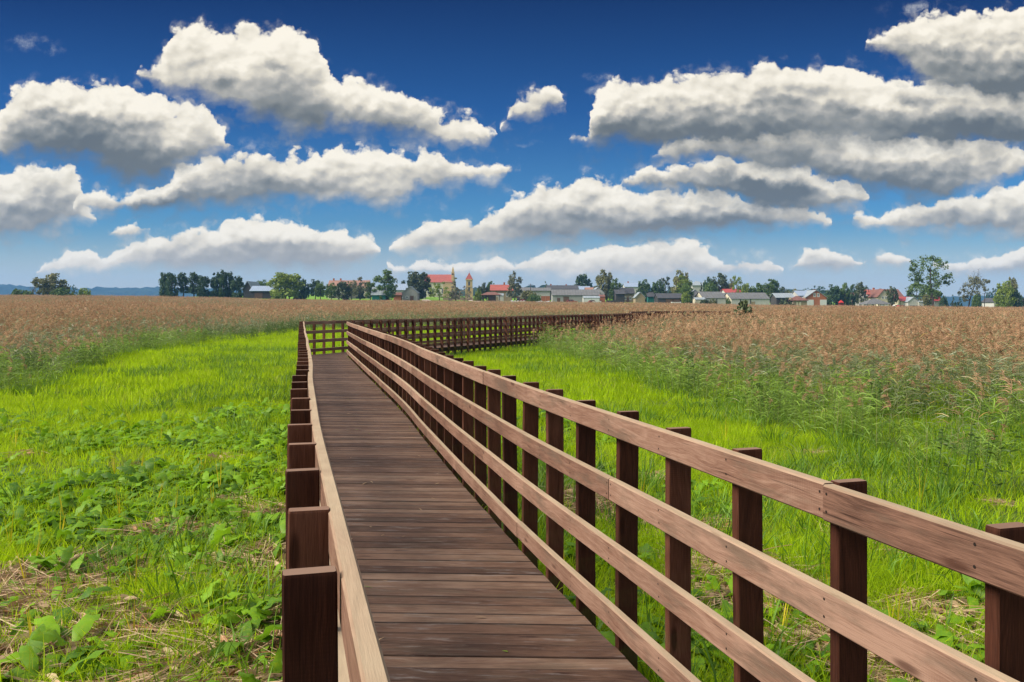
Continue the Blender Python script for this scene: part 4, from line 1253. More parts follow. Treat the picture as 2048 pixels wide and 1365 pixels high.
house(1167, 1199.5, 594.5, 597, 329, 'low white garage block with two wide doors', name='garage', cat='garage', depth=5, wall='wall_white', roof='roof_light', doors=((.27, 2.6, 1.9, 'white_paint'), (.74, 2.6, 1.9, 'white_paint')), over=.12)
house(1199, 1210, 592, 594.5, 334, 'narrow brick shed squeezed against the barn gable', name='shed', cat='shed', depth=4, wall='wall_brick', roof='roof_brown', over=.1)
house(1250, 1279, 566, 574, 470, 'distant pale blue house with a grey blue roof and dormer', depth=10, wall='wall_white', roof='roof_blue', windows=(WN(.3, 1.0), WN(.7, 1.0)), chimneys=((.3, .8),))
house(1232, 1249, 580, 588, 345, 'dark shed behind the fence right of the olive tree', name='shed', cat='shed', depth=7, wall='wall_dark', roof='roof_dark')
house(1243, 1268, 576, 587, 360, 'dark farmhouse with a tan lower front', depth=9, wall='wall_tan', roof='roof_dark', windows=(WN(.3), WN(.7)), doors=((.5, 1.0, 2.0),))
house(1271, 1290, 585, 595, 333, 'tiny tan gabled hut with one pale roof slope', name='shed', cat='shed', ridge='y', depth=6, wall='wall_tan', roof='roof_light', over=.3)
house(1296, 1314, 585, 593, 340, 'small green boarded shed beside the low dark barn', name='shed', cat='shed', depth=5, wall='wall_teal', roof='roof_dark')
house(1316, 1366, 587.5, 597, 327, 'low dark timber barn with a grey roof close to the reeds', name='barn', cat='barn', depth=9, wall='wall_dark', roof='roof_dark', doors=((.45, 2.4, 2.0), (.75, 2.4, 2.0)), over=.25)
house(1385, 1412, 562, 571, 420, 'white house with a pale hipped roof beside the spruce', depth=11, wall='wall_white', roof='roof_light', hip=.7, windows=(WN(.25, 1.2, 1.1, 1.4), WN(.6, 1.2, 1.1, 1.4)))
house(1384, 1396, 580, 586, 338, 'narrow white house front left of the spruce', ridge='y', depth=8, wall='wall_white', roof='roof_light', windows=(WN(.5, 1.6, .9, 1.2),), over=.25)
house(1406, 1452, 584, 597, 329, 'white walled barn with a streaked grey roof, left of two alike', name='barn', cat='barn', depth=11, wall='wall_white', roof='roof_grey', gablemat='wall_cream', yaw=.10, over=.2, doors=((.6, .15, 2.3, 'wall_dark'),), group='pair of white walled barns')
house(1391, 1411, 597.5, 600, 326, 'low cream annex at the left end of the white barns', name='shed', cat='shed', depth=5, wall='wall_cream', roof='roof_light', over=.15)
house(1450, 1466, 587, 592, 340, 'linking grey roof in the gap between the white barns', name='barn', cat='barn', depth=6, wall='wall_grey', roof='roof_grey')
house(1462, 1540, 586, 598.5, 327, 'longer white walled barn with a plain grey roof, right of two alike', name='barn', cat='barn', depth=11, wall='wall_white', roof='roof_grey', gablemat='wall_cream', yaw=.06, over=.2, doors=((.24, .15, 2.4, 'wall_dark'), (.5, .15, 2.4, 'wall_dark'), (.57, 1.2, 1.6, 'wall_tan')), group='pair of white walled barns')
house(1452, 1488, 578.5, 585.5, 372, 'house under a vivid red metal roof behind the white barns', depth=10, wall='wall_white', roof='roof_bright', chimneys=((.5, .7),))
house(1553, 1588, 587, 595.5, 335, 'dark shed with a pale metal roof left of the brick gable', name='shed', cat='shed', depth=8, wall='wall_dark', roof='roof_light', doors=((.5, 2.2, 2.0),))
house(1586, 1614, 593, 601, 328, 'small tan stone hut with pale piers before the brick gabled house', name='shed', cat='shed', depth=7, wall='wall_tan', roof='roof_brown', doors=((.3, .5, 1.7, 'wall_cream'), (.5, .5, 1.7, 'wall_cream')), hip=.8)
r1, w1_, he1, hp1 = house(1612, 1653, 581, 595, 338, 'modern house with an orange brick gable over a white ground floor', ridge='y', depth=12, wall='wall_brick', roof='roof_light', windows=((.42, 3.6, 1.0, 1.5), (.6, 3.6, 1.0, 1.5)), chimneys=((.62, .9),), over=.4)
b = MB(); b.box(-w1_ / 2 - .02, -w1_ * .13, -.12, -.003, -.5, 2.5); b.box(w1_ * .18, w1_ / 2 + .02, -.12, -.003, -.5, 2.5); b.build('garage_door', MAT['white_paint'], r1)
house(1598, 1630, 582, 592, 342, 'pale metal roofed side wing left of the brick gable', depth=11, wall='wall_white', roof='roof_blue', over=.3)
house(1596, 1612, 582, 586, 420, 'far tan roof peeking left of the metal roofed wing', depth=8, wall='wall_tan', roof='roof_brown')
house(1691, 1712, 586, 593, 365, 'brownish roof glimpsed inside the dark grove', depth=8, wall='wall_tan', roof='roof_brown')
house(1720, 1737, 587, 594, 358, 'grey cottage left of the red roofed houses', ridge='y', depth=8, wall='wall_grey', roof='roof_dark')
house(1735, 1762, 580, 589, 350, 'white house under a faded red roof with dormer', depth=9, wall='wall_white', roof='roof_red', windows=(WN(.3), WN(.7)), chimneys=((.8, .8),))
house(1756, 1781, 579, 593, 341, 'cream gabled house with attic window, between the red roofs', ridge='y', depth=12, wall='wall_cream', roof='roof_brown', windows=((.38, 3.4, .9, 1.2), (.62, 3.4, .9, 1.2), (.35, .8, 1.1, 1.3), (.68, .8, 1.1, 1.3)), chimneys=((.6, .8),))
house(1768, 1806, 579, 594, 343, 'dark red roof sweeping down right of the cream gable', depth=11, wall='wall_cream', roof='roof_brown', windows=(WN(.6, .8), WN(.85, .8)))
pavilion(1735, 1780, 598.5, 608, 322, 'hip roofed grey picnic shelter on dark posts by the reeds', False, depth=8, hip=1.0)
house(1802, 1826, 594.5, 602, 335, 'small yellow house with a vivid red roof', depth=7, wall='wall_cream', roof='roof_bright', windows=(WN(.3, .6), WN(.6, .6)))
house(1816, 1839, 595, 604, 332, 'grey white gabled garage right of the vivid red roof', name='garage', cat='garage', ridge='y', depth=8, wall='wall_white', roof='roof_light', windows=((.5, 2.6, .8, .8),), doors=((.3, 1.6, 1.2, 'wall_dark'), (.7, 1.6, 1.2, 'wall_dark')), over=.25)
house(1838, 1852, 602, 605, 331, 'low white outhouse beside the stem of the great tree', name='shed', cat='shed', depth=5, wall='wall_white', roof='roof_light', over=.15)
house(1869, 1886, 594, 602, 340, 'red roofed cottage behind the stem of the great tree', depth=7, wall='wall_white', roof='roof_bright')
house(1988, 2006, 597, 605, 333, 'white gabled cottage beside the full tree at far right', ridge='y', depth=9, wall='wall_white', roof='roof_dark', over=.2)
house(2028, 2064, 597, 604, 345, 'white walled cottage at the right edge behind bushes', depth=8, wall='wall_white', roof='roof_dark')
for (a_, b_, t_, e_, Y_, l_, wl, rf) in [
    (838, 849, 577, 582, 420, 'little grey roof between the dome tree and the church', 'wall_grey', 'roof_grey'),
    (1490, 1512, 577, 582, 420, 'pale roof among the light trees behind the second barn', 'wall_white', 'roof_light'),
    (1530, 1552, 577, 583, 410, 'dark roof beside the tall green tree at the barn end', 'wall_tan', 'roof_dark')]:
    house(a_, b_, t_, e_, Y_, l_, depth=8, wall=wl, roof=rf)

# ------------------------------------------------------------------ lanes on the rise
def lane(pts, wd):
    V = []; F = []
    for i, (xp, Y) in enumerate(pts):
        X = px2(xp, Y)
        for s in (-1, 1):
            V.append((X + s * wd / 2, Y, gz(X + s * wd / 2, Y) + .05))
        if i: k = 2 * i; F.append((k - 2, k - 1, k + 1, k))
    n = len(pts)
    ob = bpy.data.objects.new('lane', fast_mesh('lane', np.array(V), np.array(F), MAT['lane'])); COL.objects.link(ob); tag(ob, kind='structure')
def fine(pts):
    o = []
    for (a, Ya), (b, Yb_) in zip(pts[:-1], pts[1:]):
        k = max(1, int(abs(Yb_ - Ya) / 2 + abs(b - a) / 2))
        o += [(a + (b - a) * i / k, Ya + (Yb_ - Ya) * i / k) for i in range(k)]
    return o + [pts[-1]]
lane(fine([(862, 300), (856, 330), (852, 360), (850, 380)]), 3.4)
lane(fine([(968, 300), (962, 325), (950, 350), (938, 380), (915, 400), (880, 415)]), 3.6)

# ------------------------------------------------------------------ smaller things
def wheel(parent, x, y, z, r, w=.25):
    m_ = MB(); m_.tube((x, y - w / 2, z), (x, y + w / 2, z), r, r, 14); wo = m_.build('wheel', MAT['rubber'], parent)
    h = MB(); h.tube((x, y - w / 2 - .02, z), (x, y - w / 2 + .01, z), r * .5, r * .5, 10); h.build('rim', MAT['steel'], wo)
def tractor(xp, Y):
    X = px2(xp, Y); t = empty('tractor', (X, Y, gz(X, Y)), 0, label='faded red tractor parked on the grass by the white bales', cat='tractor')
    b = MB(); b.box(-.1, 1.7, -.4, .4, .7, 1.4); b.box(.0, 1.8, -.32, .32, 1.4, 1.5); b.box(-1.3, .1, -.5, .5, .6, 1.1); b.build('body', MAT['dark_red'], t)
    c = MB(); c.box(-1.25, 0, -.65, .65, 1.1, 1.25)
    for x in (-1.2, -.12):
        for y in (-.6, .54): c.box(x, x + .07, y, y + .07, 1.25, 2.35)
    c.build('cab', MAT['dark_red'], t)
    r = MB(); r.box(-1.4, .1, -.72, .72, 2.35, 2.47); r.build('roof', MAT['dark_red'], t)
    g_ = MB(); g_.box(-1.12, -.12, -.58, -.56, 1.26, 2.33); g_.build('window', MAT['glass'], t)
    for y in (-.75, .75): wheel(t, -.8, y, .78, .78, .4); wheel(t, 1.35, y * .85, .45, .45, .28)
    e = MB(); e.tube((1.1, -.1, 1.5), (1.1, -.1, 2.2), .05, .05); e.build('exhaust', MAT['steel'], t)
tractor(1040, 321)
def car(xp, Y, mat, label, L=4.1):
    X = px2(xp, Y); t = empty('car', (X, Y, gz(X, Y)), 0, label=label, cat='car', group='cars parked in the village')
    h = L / 2
    prof = [(-h, .35), (-h, .85), (-h * .86, .95), (-h * .62, 1.42), (h * .18, 1.45), (h * .48, .98), (h * .96, .82), (h, .6), (h, .35)]
    b = MB(); b.sweep([[(x, -.82, z) for x, z in prof], [(x, .82, z) for x, z in prof]], [0, 1.64]); b.build('body', MAT[mat], t)
    g_ = MB()
    for ys in (-.83, .825): g_.poly([(-h * .6, ys, .98), (h * .36, ys, .98), (h * .14, ys, 1.36), (-h * .52, ys, 1.36)]); 
    g_.build('window', MAT['glass'], t)
    for x in (-h * .62, h * .62):
        for y in (-.8, .8): wheel(t, x, y, .32, .32, .2)
car(1143, 326, 'dark_red', 'dark red car parked before the long grey barn')
car(1186, 322, 'dark_red', 'red car standing in front of the white garage block')
car(1803, 318, 'red_paint', 'bright red car beside the hip roofed shelter')
car(1795, 327, 'white_paint', 'white car behind the bright red one')
def trailer(xp, Y, L, label):
    X = px2(xp, Y); t = empty('trailer', (X, Y, gz(X, Y)), 0, label=label, cat='trailer')
    b = MB(); b.box(-L / 2, L / 2, -.9, .9, .75, .95); b.box(-L / 2, -L / 2 + .1, -.9, .9, .95, 1.3); b.box(L / 2 - .1, L / 2, -.9, .9, .95, 1.3); b.box(-L / 2 + .1, L / 2 - .1, -.9, -.85, .95, 1.25)
    b.build('bed', MAT['white_paint'], t)
    d = MB(); d.tube((L / 2, 0, .8), (L / 2 + 1.2, 0, .6), .05, .05); d.build('drawbar', MAT['steel'], t)
    for x in (-.5, .5):
        for y in (-.85, .85): wheel(t, x, y, .38, .38, .22)
trailer(1194, 316, 3.0, 'white flat trailer on the grass before the garage block')
trailer(1352, 318, 3.4, 'pale trailer standing before the low dark barn')
# wrapped bales
for i, (xp, yy) in enumerate([(1024, 318), (1030, 317), (1036, 316), (1042, 317), (1048, 318)]):
    X = px2(xp, yy); z = gz(X, yy)
    b = MB()
    n = 14; rg = lambda y, r: [(math.cos(2 * math.pi * k / n) * r, y, .6 + math.sin(2 * math.pi * k / n) * r) for k in range(n)]
    b.sweep([rg(-.58, .5), rg(-.5, .6), rg(.5, .6), rg(.58, .5)], [0, .1, 1.1, 1.2])
    o = b.build('hay_bale', MAT['film'], smooth=False)
    o.location = (X, yy, z)
    tag(o, ['leftmost of the five silver wrapped bales', 'second from the left of the five silver bales', 'middle one of the five silver wrapped bales', 'fourth from the left of the silver wrapped bales', 'rightmost silver bale, below the tractor'][i], 'bale', 'silver wrapped bales in a row by the tractor')
for i in range(7):
    xp = 1074 + i * 4.6; yy = 318
    X = px2(xp, yy)
    b = MB(); hh = .9 + .25 * ((i * 37) % 3) / 2
    b.sweep([[(-.42, -.5, 0), (.42, -.5, 0), (.42, .5, 0), (-.42, .5, 0)], [(-.46, -.52, hh * .6), (.45, -.55, hh * .6), (.46, .5, hh * .6), (-.45, .5, hh * .6)], [(-.33, -.4, hh), (.3, -.42, hh), (.33, .4, hh), (-.3, .4, hh)]], [0, .5, 1])
    o = b.build('wrapped_bale', MAT['film']); o.location = (X, yy, gz(X, yy))
    tag(o, 'white wrapped silage pack in the low row before the barn', 'bale', 'white silage packs lying in a row before the patched outbuilding')
# poles
for i, (xp, yt, Y, l) in enumerate([(1969, 586, 330, 'lone wooden pole standing in the open ground at right'), (1290, 573, 345, 'wooden pole behind the tiny tan hut'), (1061, 568, 360, 'thin pole rising over the long outbuilding'), (1737, 577, 352, 'thin pole above the grey cottage roof')]):
    X = px2(xp, Y); z0 = gz(X, Y); H = pz2(yt, Y) - z0
    p = empty('utility_pole', (X, Y, z0), 0, label=l, cat='pole')
    b = MB(); b.tube((0, 0, -.3), (0, 0, H), .16, .11, 8); b.build('shaft', MAT['bark'], p)
    b = MB(); b.box(-.9, .9, -.06, .06, H - .5, H - .36); b.build('crossarm', MAT['bark'], p)
# playground
X = px2(1682, 322); z0 = gz(X, 322)
p = empty('play_tower', (X, 322, z0), 0, label='small red roofed play tower in the grass before the grove', cat='play tower')
b = MB()
for sx in (-.6, .6):
    for sy in (-.6, .6): b.box(sx - .06, sx + .06, sy - .06, sy + .06, 0, 2.0)
b.box(-.7, .7, -.7, .7, .9, 1.0); b.build('frame', MAT['red_paint'], p)
b = MB(); b.sweep([[(-.85, -.85, 2.0), (.85, -.85, 2.0), (.85, .85, 2.0), (-.85, .85, 2.0)], [(-.05, -.05, 2.9), (.05, -.05, 2.9), (.05, .05, 2.9), (-.05, .05, 2.9)]], [0, 1]); b.build('roof', MAT['red_paint'], p)
b = MB(); b.box(.6, 2.6, -.25, .25, .0, .06); b.poly([(.7, -.25, .95), (2.3, -.25, .1), (2.3, .25, .1), (.7, .25, .95)]); b.build('slide', MAT['white_paint'], p)
# low white edging walls of the sports ground and yard fences
for (x0_, x1_, Y_, h_, mt, l_, nm) in [(1660, 1700, 316, .35, 'white_paint', 'low white board edging the play ground', 'edging_board'), (653, 686, 316, .5, 'wall_grey', 'low grey wall in front of the orchard', 'garden_wall'),
                                       (1212, 1248, 330, 1.2, 'wall_dark', 'dark board fence right of the barn gable', 'fence'), (886, 962, 372, 1.1, 'wall_tan', 'churchyard wall running below the belfry', 'garden_wall')]:
    X0, X1 = px2(x0_, Y_), px2(x1_, Y_)
    b = MB(); n = max(2, int((X1 - X0) / 2.5))
    for i in range(n):
        xa, xb = X0 + (X1 - X0) * i / n, X0 + (X1 - X0) * (i + 1) / n
        z = gz((xa + xb) / 2, Y_)
        b.box(xa, xb - .03, Y_ - .1, Y_ + .1, z - .4, z + h_)
        b.box(xb - .12, xb + .05, Y_ - .16, Y_ - .101, z - .4, z + h_ + .12)
    o = b.build(nm, MAT[mt]); tag(o, l_, 'fence' if nm == 'fence' else 'wall')

# ================================================================== meadow and reed bed
lm('grass_blade', (.185, .295, .006), (.44, .61, .010), transl=.50, rough=.8, spec=.08, patch=(.9, .65), c3=(.34, .34, .07))
lm('grass_dark', (.050, .115, .010), (.14, .27, .016), transl=.35)
lm('sedge_blade', (.11, .16, .045), (.27, .33, .12), transl=.35, rough=.4)
lm('broad_leaf', (.042, .115, .008), (.20, .38, .012), transl=.42, rough=.5, spec=.25, mottle=.45)
lm('herb_leaf', (.045, .085, .014), (.11, .18, .030), transl=.25)
lm('yellow_blade', (.50, .42, .02), (.62, .50, .03), transl=.35)
lm('straw', (.24, .155, .085), (.50, .37, .22), transl=.12, rough=.7, c3=(.32, .13, .05))
lm('reed_leaf', (.115, .145, .055), (.26, .30, .16), transl=.3, rough=.4, spec=.5, c3=(.42, .26, .06))
lm('green_reed', (.085, .145, .020), (.24, .37, .050), transl=.35, rough=.5, spec=.25)
lm('reed_stem', (.10, .12, .04), (.22, .20, .08), transl=.1)
lm('reed_plume', (.27, .155, .085), (.57, .365, .22), transl=.25, rough=.9, spec=.05, patch=(.07, .6), c3=(.12, .055, .035))

LIB = bpy.data.collections.new('plant_library')     # never linked to the scene: sources of the scattered plants

def ribbon(rng, base, d, L, w, droop, segs=3, twist=0.0, taper=1.0, flat=.25):
    """curved tapering blade; returns verts (2*(segs+1)) and quads"""
    base = np.array(base, float); d = np.array(d, float); d /= np.linalg.norm(d)
    side = np.cross(d, [0, 0, 1.0]); k = np.linalg.norm(side)
    side = side / k if k > 1e-3 else np.array([1.0, 0, 0])
    a = rng.uniform(0, 6.28) if twist is None else twist
    hd = np.array([d[0], d[1], 0.0]); hk = np.linalg.norm(hd); hd = hd / hk if hk > 1e-3 else side
    s2 = side * math.cos(a) + np.cross(d, side) * math.sin(a)
    V = []; p = base.copy(); v = d.copy()
    for i in range(segs + 1):
        f = i / segs
        ww = w * (1 - f ** 1.6 * taper) * (.55 + .45 * min(1, f * 3)) * .5
        V += [p - s2 * ww, p + s2 * ww]
        v = v + np.array([hd[0] * .4, hd[1] * .4, -1.0]) * droop * (f + .25)
        v /= np.linalg.norm(v)
        p = p + v * L / segs
    F = [(2 * i, 2 * i + 1, 2 * i + 3, 2 * i + 2) for i in range(segs)]
    return V, F

class Pack:
    def __init__(self): self.V = []; self.F = []; self.M = []; self.R = []
    def add(self, vf, mi, r):
        V, F = vf; k = len(self.V)
        self.V += list(V); self.F += [tuple(i + k for i in f) for f in F]
        self.M += [mi] * len(F); self.R += [r] * len(F)
    def obj(self, name, mats):
        me = fast_mesh(name, np.array(self.V), np.array(self.F), [MAT[m] for m in mats], self.M, self.R)
        o = bpy.data.objects.new(name, me); return o

def lib(name, objs):
    c = bpy.data.collections.new(name)
    for i, o in enumerate(objs):
        o.name = '%s_%02d' % (name, i); c.objects.link(o)
    return c

def grass_tuft(seed, n, rad, h, w, mats=('grass_blade',), droop=.35, spread=.5, segs=3):
    rng = np.random.default_rng(seed); P = Pack()
    for _ in range(n):
        a = rng.uniform(0, 6.28); r = rad * math.sqrt(rng.random())
        d = (math.cos(a + rng.normal(0, .6)) * spread * rng.random(), math.sin(a + rng.normal(0, .6)) * spread * rng.random(), 1)
        P.add(ribbon(rng, (r * math.cos(a), r * math.sin(a), -.02), d, h * rng.uniform(.5, 1.25), w * rng.uniform(.7, 1.3), droop * rng.uniform(.3, 1.6), segs, None), rng.integers(len(mats)) if len(mats) > 1 else 0, rng.random() * .5)
    return P.obj('tuft', mats)

def broad_plant(seed, n, L):
    """rosette of long arching leaves with a rippled edge and a sunken midrib"""
    rng = np.random.default_rng(seed); P = Pack()
    for k in range(n):
        a = 6.28 * k / n + rng.normal(0, .4); l = L * rng.uniform(.6, 1.15); w = l * rng.uniform(.30, .46)
        el = rng.uniform(.35, 1.2); droop = rng.uniform(.25, .6)
        d = np.array([math.cos(a), math.sin(a), el]); d /= np.linalg.norm(d)
        p = np.array([math.cos(a) * .02, math.sin(a) * .02, 0.0]); side = np.array([-math.sin(a), math.cos(a), 0])
        segs = 7; V = []; ph = rng.uniform(0, 6); roll = rng.normal(0, .25)
        pet = l * .35
        q = p + d * pet
        for s in (-1, 1): V.append(p + side * s * .006)
        # petiole
        P.add(([p - side * .006, p + side * .006, q + side * .006, q - side * .006], [(0, 1, 2, 3)]), 0, .2)
        V = []; r = rng.random() * .6
        for i in range(segs + 1):
            f = i / segs
            prof = math.sin(math.pi * min(1, (f * .92 + .06))) ** .75 * (1 - .25 * f)
            ww = w * prof * .5
            up = np.cross(side, d); up = up / np.linalg.norm(up)
            sd = side * math.cos(roll) + up * math.sin(roll)
            rip = .075 * l * math.sin(f * 14 + ph); rip2 = .075 * l * math.sin(f * 15 + ph + 2)
            V += [q - sd * ww + up * (.18 * ww + rip * prof), q, q + sd * ww + up * (.18 * ww + rip2 * prof)]
            d = d + np.array([0, 0, -1.0]) * droop * .45; d /= np.linalg.norm(d)
            q = q + d * l / segs
        F = []
        for i in range(segs):
            b = 3 * i
            F += [(b, b + 1, b + 4, b + 3), (b + 1, b + 2, b + 5, b + 4)]
        P.add((V, F), 0, r)
    return P.obj('plant', ['broad_leaf'])

def herb(seed, n, h, rad, leaf=.05, mats=('herb_leaf',)):
    rng = np.random.default_rng(seed); P = Pack()
    for _ in range(n):
        a = rng.uniform(0, 6.28); r = rad * math.sqrt(rng.random())
        b = np.array([r * math.cos(a), r * math.sin(a), 0]); hh = h * rng.uniform(.6, 1.1)
        ln = rng.normal(0, .12, 2)
        P.add(ribbon(rng, b, (ln[0], ln[1], 1), hh, .01, .05, 2, 0, .5), 0, .1)
        for k in range(int(hh / leaf * 1.3)):
            f = rng.random() ** .7
            q = b + np.array([ln[0], ln[1], 1]) * hh * f
            aa = rng.uniform(0, 6.28)
            P.add(ribbon(rng, q, (math.cos(aa), math.sin(aa), rng.uniform(-.1, .8)), leaf * rng.uniform(1, 2.2), leaf * .6, .4, 2, None, 1), 0, rng.random() * .6)
    return P.obj('herb', mats)

def reed(seed, n, rad, h, lod=0, plume=.90, mats=('reed_leaf', 'reed_stem', 'reed_plume')):
    rng = np.random.default_rng(seed); P = Pack()
    wind = 0.5
    for _ in range(n):
        a = rng.uniform(0, 6.28); r = rad * math.sqrt(rng.random())
        b = np.array([r * math.cos(a), r * math.sin(a), -.05]); hh = h * rng.uniform(.68, 1.10)
        ln = np.array([rng.normal(.05, .08), rng.normal(0, .08)])
        top = b + np.array([ln[0] * hh, ln[1] * hh, hh])
        w = (.007, .012, .03)[lod]
        P.add(ribbon(rng, b, (ln[0], ln[1], 1), hh, w, .01, 2 if lod < 2 else 1, rng.uniform(0, 3), .4), 1, rng.random() * .4)
        nl = (9, 6, 4)[lod]
        for k in range(nl):
            f = (k + rng.random()) / nl * .75 + .22
            q = b + (top - b) * f
            aa = rng.normal(wind, 1.6)
            P.add(ribbon(rng, q, (math.cos(aa), math.sin(aa), rng.uniform(.5, 1.3)), rng.uniform(.25, .48), (.018, .026, .05)[lod], rng.uniform(.5, 1.1), (3, 2, 2)[lod], None, 1), 0, rng.random() * .55 + (.35 if rng.random() < .05 else 0))
        if rng.random() < plume:
            npl = (38, 18, 8)[lod]; pl = rng.uniform(.19, .33); aa = rng.normal(wind, 1.0)
            dx, dy = math.cos(aa), math.sin(aa); rp = rng.random() * .5
            for k in range(npl):
                f = rng.random()
                q = top + np.array([dx * .5 * f * f * pl, dy * .5 * f * f * pl, pl * f * (1 - .35 * f)])
                a2 = rng.uniform(0, 6.28)
                dd = np.array([math.cos(a2) * .7 + dx * .8, math.sin(a2) * .7 + dy * .8, rng.uniform(.0, .9)])
                P.add(ribbon(rng, q, dd, pl * rng.uniform(.28, .55) * (1.1 - .5 * f), (.011, .022, .055)[lod], rng.uniform(.3, 1.0), (2, 2, 1)[lod], None, .8), 2, rp + rng.random() * .25)
    return P.obj('reed', list(mats))

def straw_mat_clump(seed, n, rad, L):
    rng = np.random.default_rng(seed); P = Pack()
    main = rng.uniform(0, 3.14)
    for _ in range(n):
        a = rng.uniform(0, 6.28); r = rad * math.sqrt(rng.random())
        b = (r * math.cos(a), r * math.sin(a), rng.uniform(.0, .05))
        aa = rng.normal(main, .6)
        P.add(ribbon(rng, b, (math.cos(aa), math.sin(aa), rng.normal(.02, .12)), L * rng.uniform(.4, 1.2), rng.uniform(.003, .008), rng.uniform(-.02, .10), 3, None, .4), 0, rng.random() * .9)
    for _ in range(n // 14):                                # curled dead leaves
        a = rng.uniform(0, 6.28); r = rad * math.sqrt(rng.random()); aa = rng.uniform(0, 6.28)
        P.add(ribbon(rng, (r * math.cos(a), r * math.sin(a), .04), (math.cos(aa), math.sin(aa), .3), .12, .045, .3, 3, None, 1), 0, rng.random() * .5)
    return P.obj('straw', ['straw'])

def yellow(seed):
    rng = np.random.default_rng(seed); P = Pack()
    for k in range(rng.integers(2, 4)):
        a = rng.uniform(0, 6.28)
        P.add(ribbon(rng, (0, 0, 0), (math.cos(a) * .16, math.sin(a) * .16, 1), rng.uniform(.25, .46), .013, .02, 3, None, 1), 0, rng.random() * .6)
    return P.obj('yellow', ['yellow_blade'])

# scatter with one geometry node group: points carry which plant, its turn and its size
def scatter_group():
    ng = bpy.data.node_groups.new('scatter', 'GeometryNodeTree')
    ng.interface.new_socket('Geometry', in_out='INPUT', socket_type='NodeSocketGeometry')
    ng.interface.new_socket('Library', in_out='INPUT', socket_type='NodeSocketCollection')
    ng.interface.new_socket('Geometry', in_out='OUTPUT', socket_type='NodeSocketGeometry')
    N = ng.nodes; Lk = ng.links
    gi = N.new('NodeGroupInput'); go = N.new('NodeGroupOutput')
    ci = N.new('GeometryNodeCollectionInfo'); ci.inputs['Separate Children'].default_value = True; ci.inputs['Reset Children'].default_value = True
    ip = N.new('GeometryNodeInstanceOnPoints'); ip.inputs['Pick Instance'].default_value = True
    Lk.new(gi.outputs['Library'], ci.inputs['Collection'])
    Lk.new(gi.outputs['Geometry'], ip.inputs['Points']); Lk.new(ci.outputs[0], ip.inputs['Instance'])
    for nm, typ, sk in (('pick', 'INT', 'Instance Index'), ('turn', 'FLOAT_VECTOR', 'Rotation'), ('size', 'FLOAT_VECTOR', 'Scale')):
        a = N.new('GeometryNodeInputNamedAttribute'); a.data_type = typ; a.inputs['Name'].default_value = nm
        Lk.new([o_ for o_ in a.outputs if o_.enabled and o_.name == 'Attribute'][0], ip.inputs[sk])
    Lk.new(ip.outputs[0], go.inputs[0])
    return ng
SG = scatter_group()

def scatter(name, pts, library, nvar, smin, smax, label, cat, rng, tilt=.12, zoff=0.0, size=None, hmul=None, zs=None):
    P = np.asarray(pts, float)
    n = len(P)
    z = ground(P[:, 0], P[:, 1]) + zoff if zs is None else np.asarray(zs)
    me = bpy.data.meshes.new(name)
    me.vertices.add(n)
    me.vertices.foreach_set('co', np.stack([P[:, 0], P[:, 1], z], -1).astype(np.float32).ravel())
    a = me.attributes.new('pick', 'INT', 'POINT'); a.data.foreach_set('value', rng.integers(0, nvar, n).astype(np.int32))
    t = np.stack([rng.normal(0, tilt, n), rng.normal(0, tilt, n), rng.uniform(0, 6.283, n)], -1)
    a = me.attributes.new('turn', 'FLOAT_VECTOR', 'POINT'); a.data.foreach_set('vector', t.astype(np.float32).ravel())
    s = rng.uniform(smin, smax, n) if size is None else size
    hm = rng.uniform(.8, 1.2, n) if hmul is None else hmul
    a = me.attributes.new('size', 'FLOAT_VECTOR', 'POINT'); a.data.foreach_set('vector', np.stack([s, s, s * hm], -1).astype(np.float32).ravel())
    o = bpy.data.objects.new(name, me); COL.objects.link(o)
    md = o.modifiers.new('scatter', 'NODES'); md.node_group = SG
    idn = [it.identifier for it in SG.interface.items_tree if it.name == 'Library'][0]
    md[idn] = library
    tag(o, label, cat, kind='stuff')
    print(name, n)
    return o

# ---- where things may stand
_wl = np.concatenate([np.stack([p.x, p.y], -1) for p in (PL1, PL2, PL3)]); _wr = np.concatenate([np.stack([p.x, p.y], -1) for p in (PR1, PR2, PR3)])
def walk_side(X, Y):
    """signed distance-like: x range of the walkway at this Y (first and, beyond the bend, the second crossing)"""
    m1 = Y <= 27.6
    xl = np.where(m1, np.interp(Y, PL1.y, PL1.x), np.interp(Y, np.r_[PL2.y, PL3.y[1:]], np.r_[PL2.x, PL3.x[1:]]))
    xr = np.where(m1, np.interp(Y, PR1.y, PR1.x), np.interp(Y, np.r_[PR2.y, PR3.y[1:]], np.r_[PR2.x, PR3.x[1:]]))
    return xl, xr
def free(X, Y, pad=.18):
    xl, xr = walk_side(X, Y)
    k = np.where(Y > 27.6, 1.15, 1.03)
    return (X < xl - (pad + .04) * k) | (X > xr + (pad + .04) * k) | (Y > 71.5)

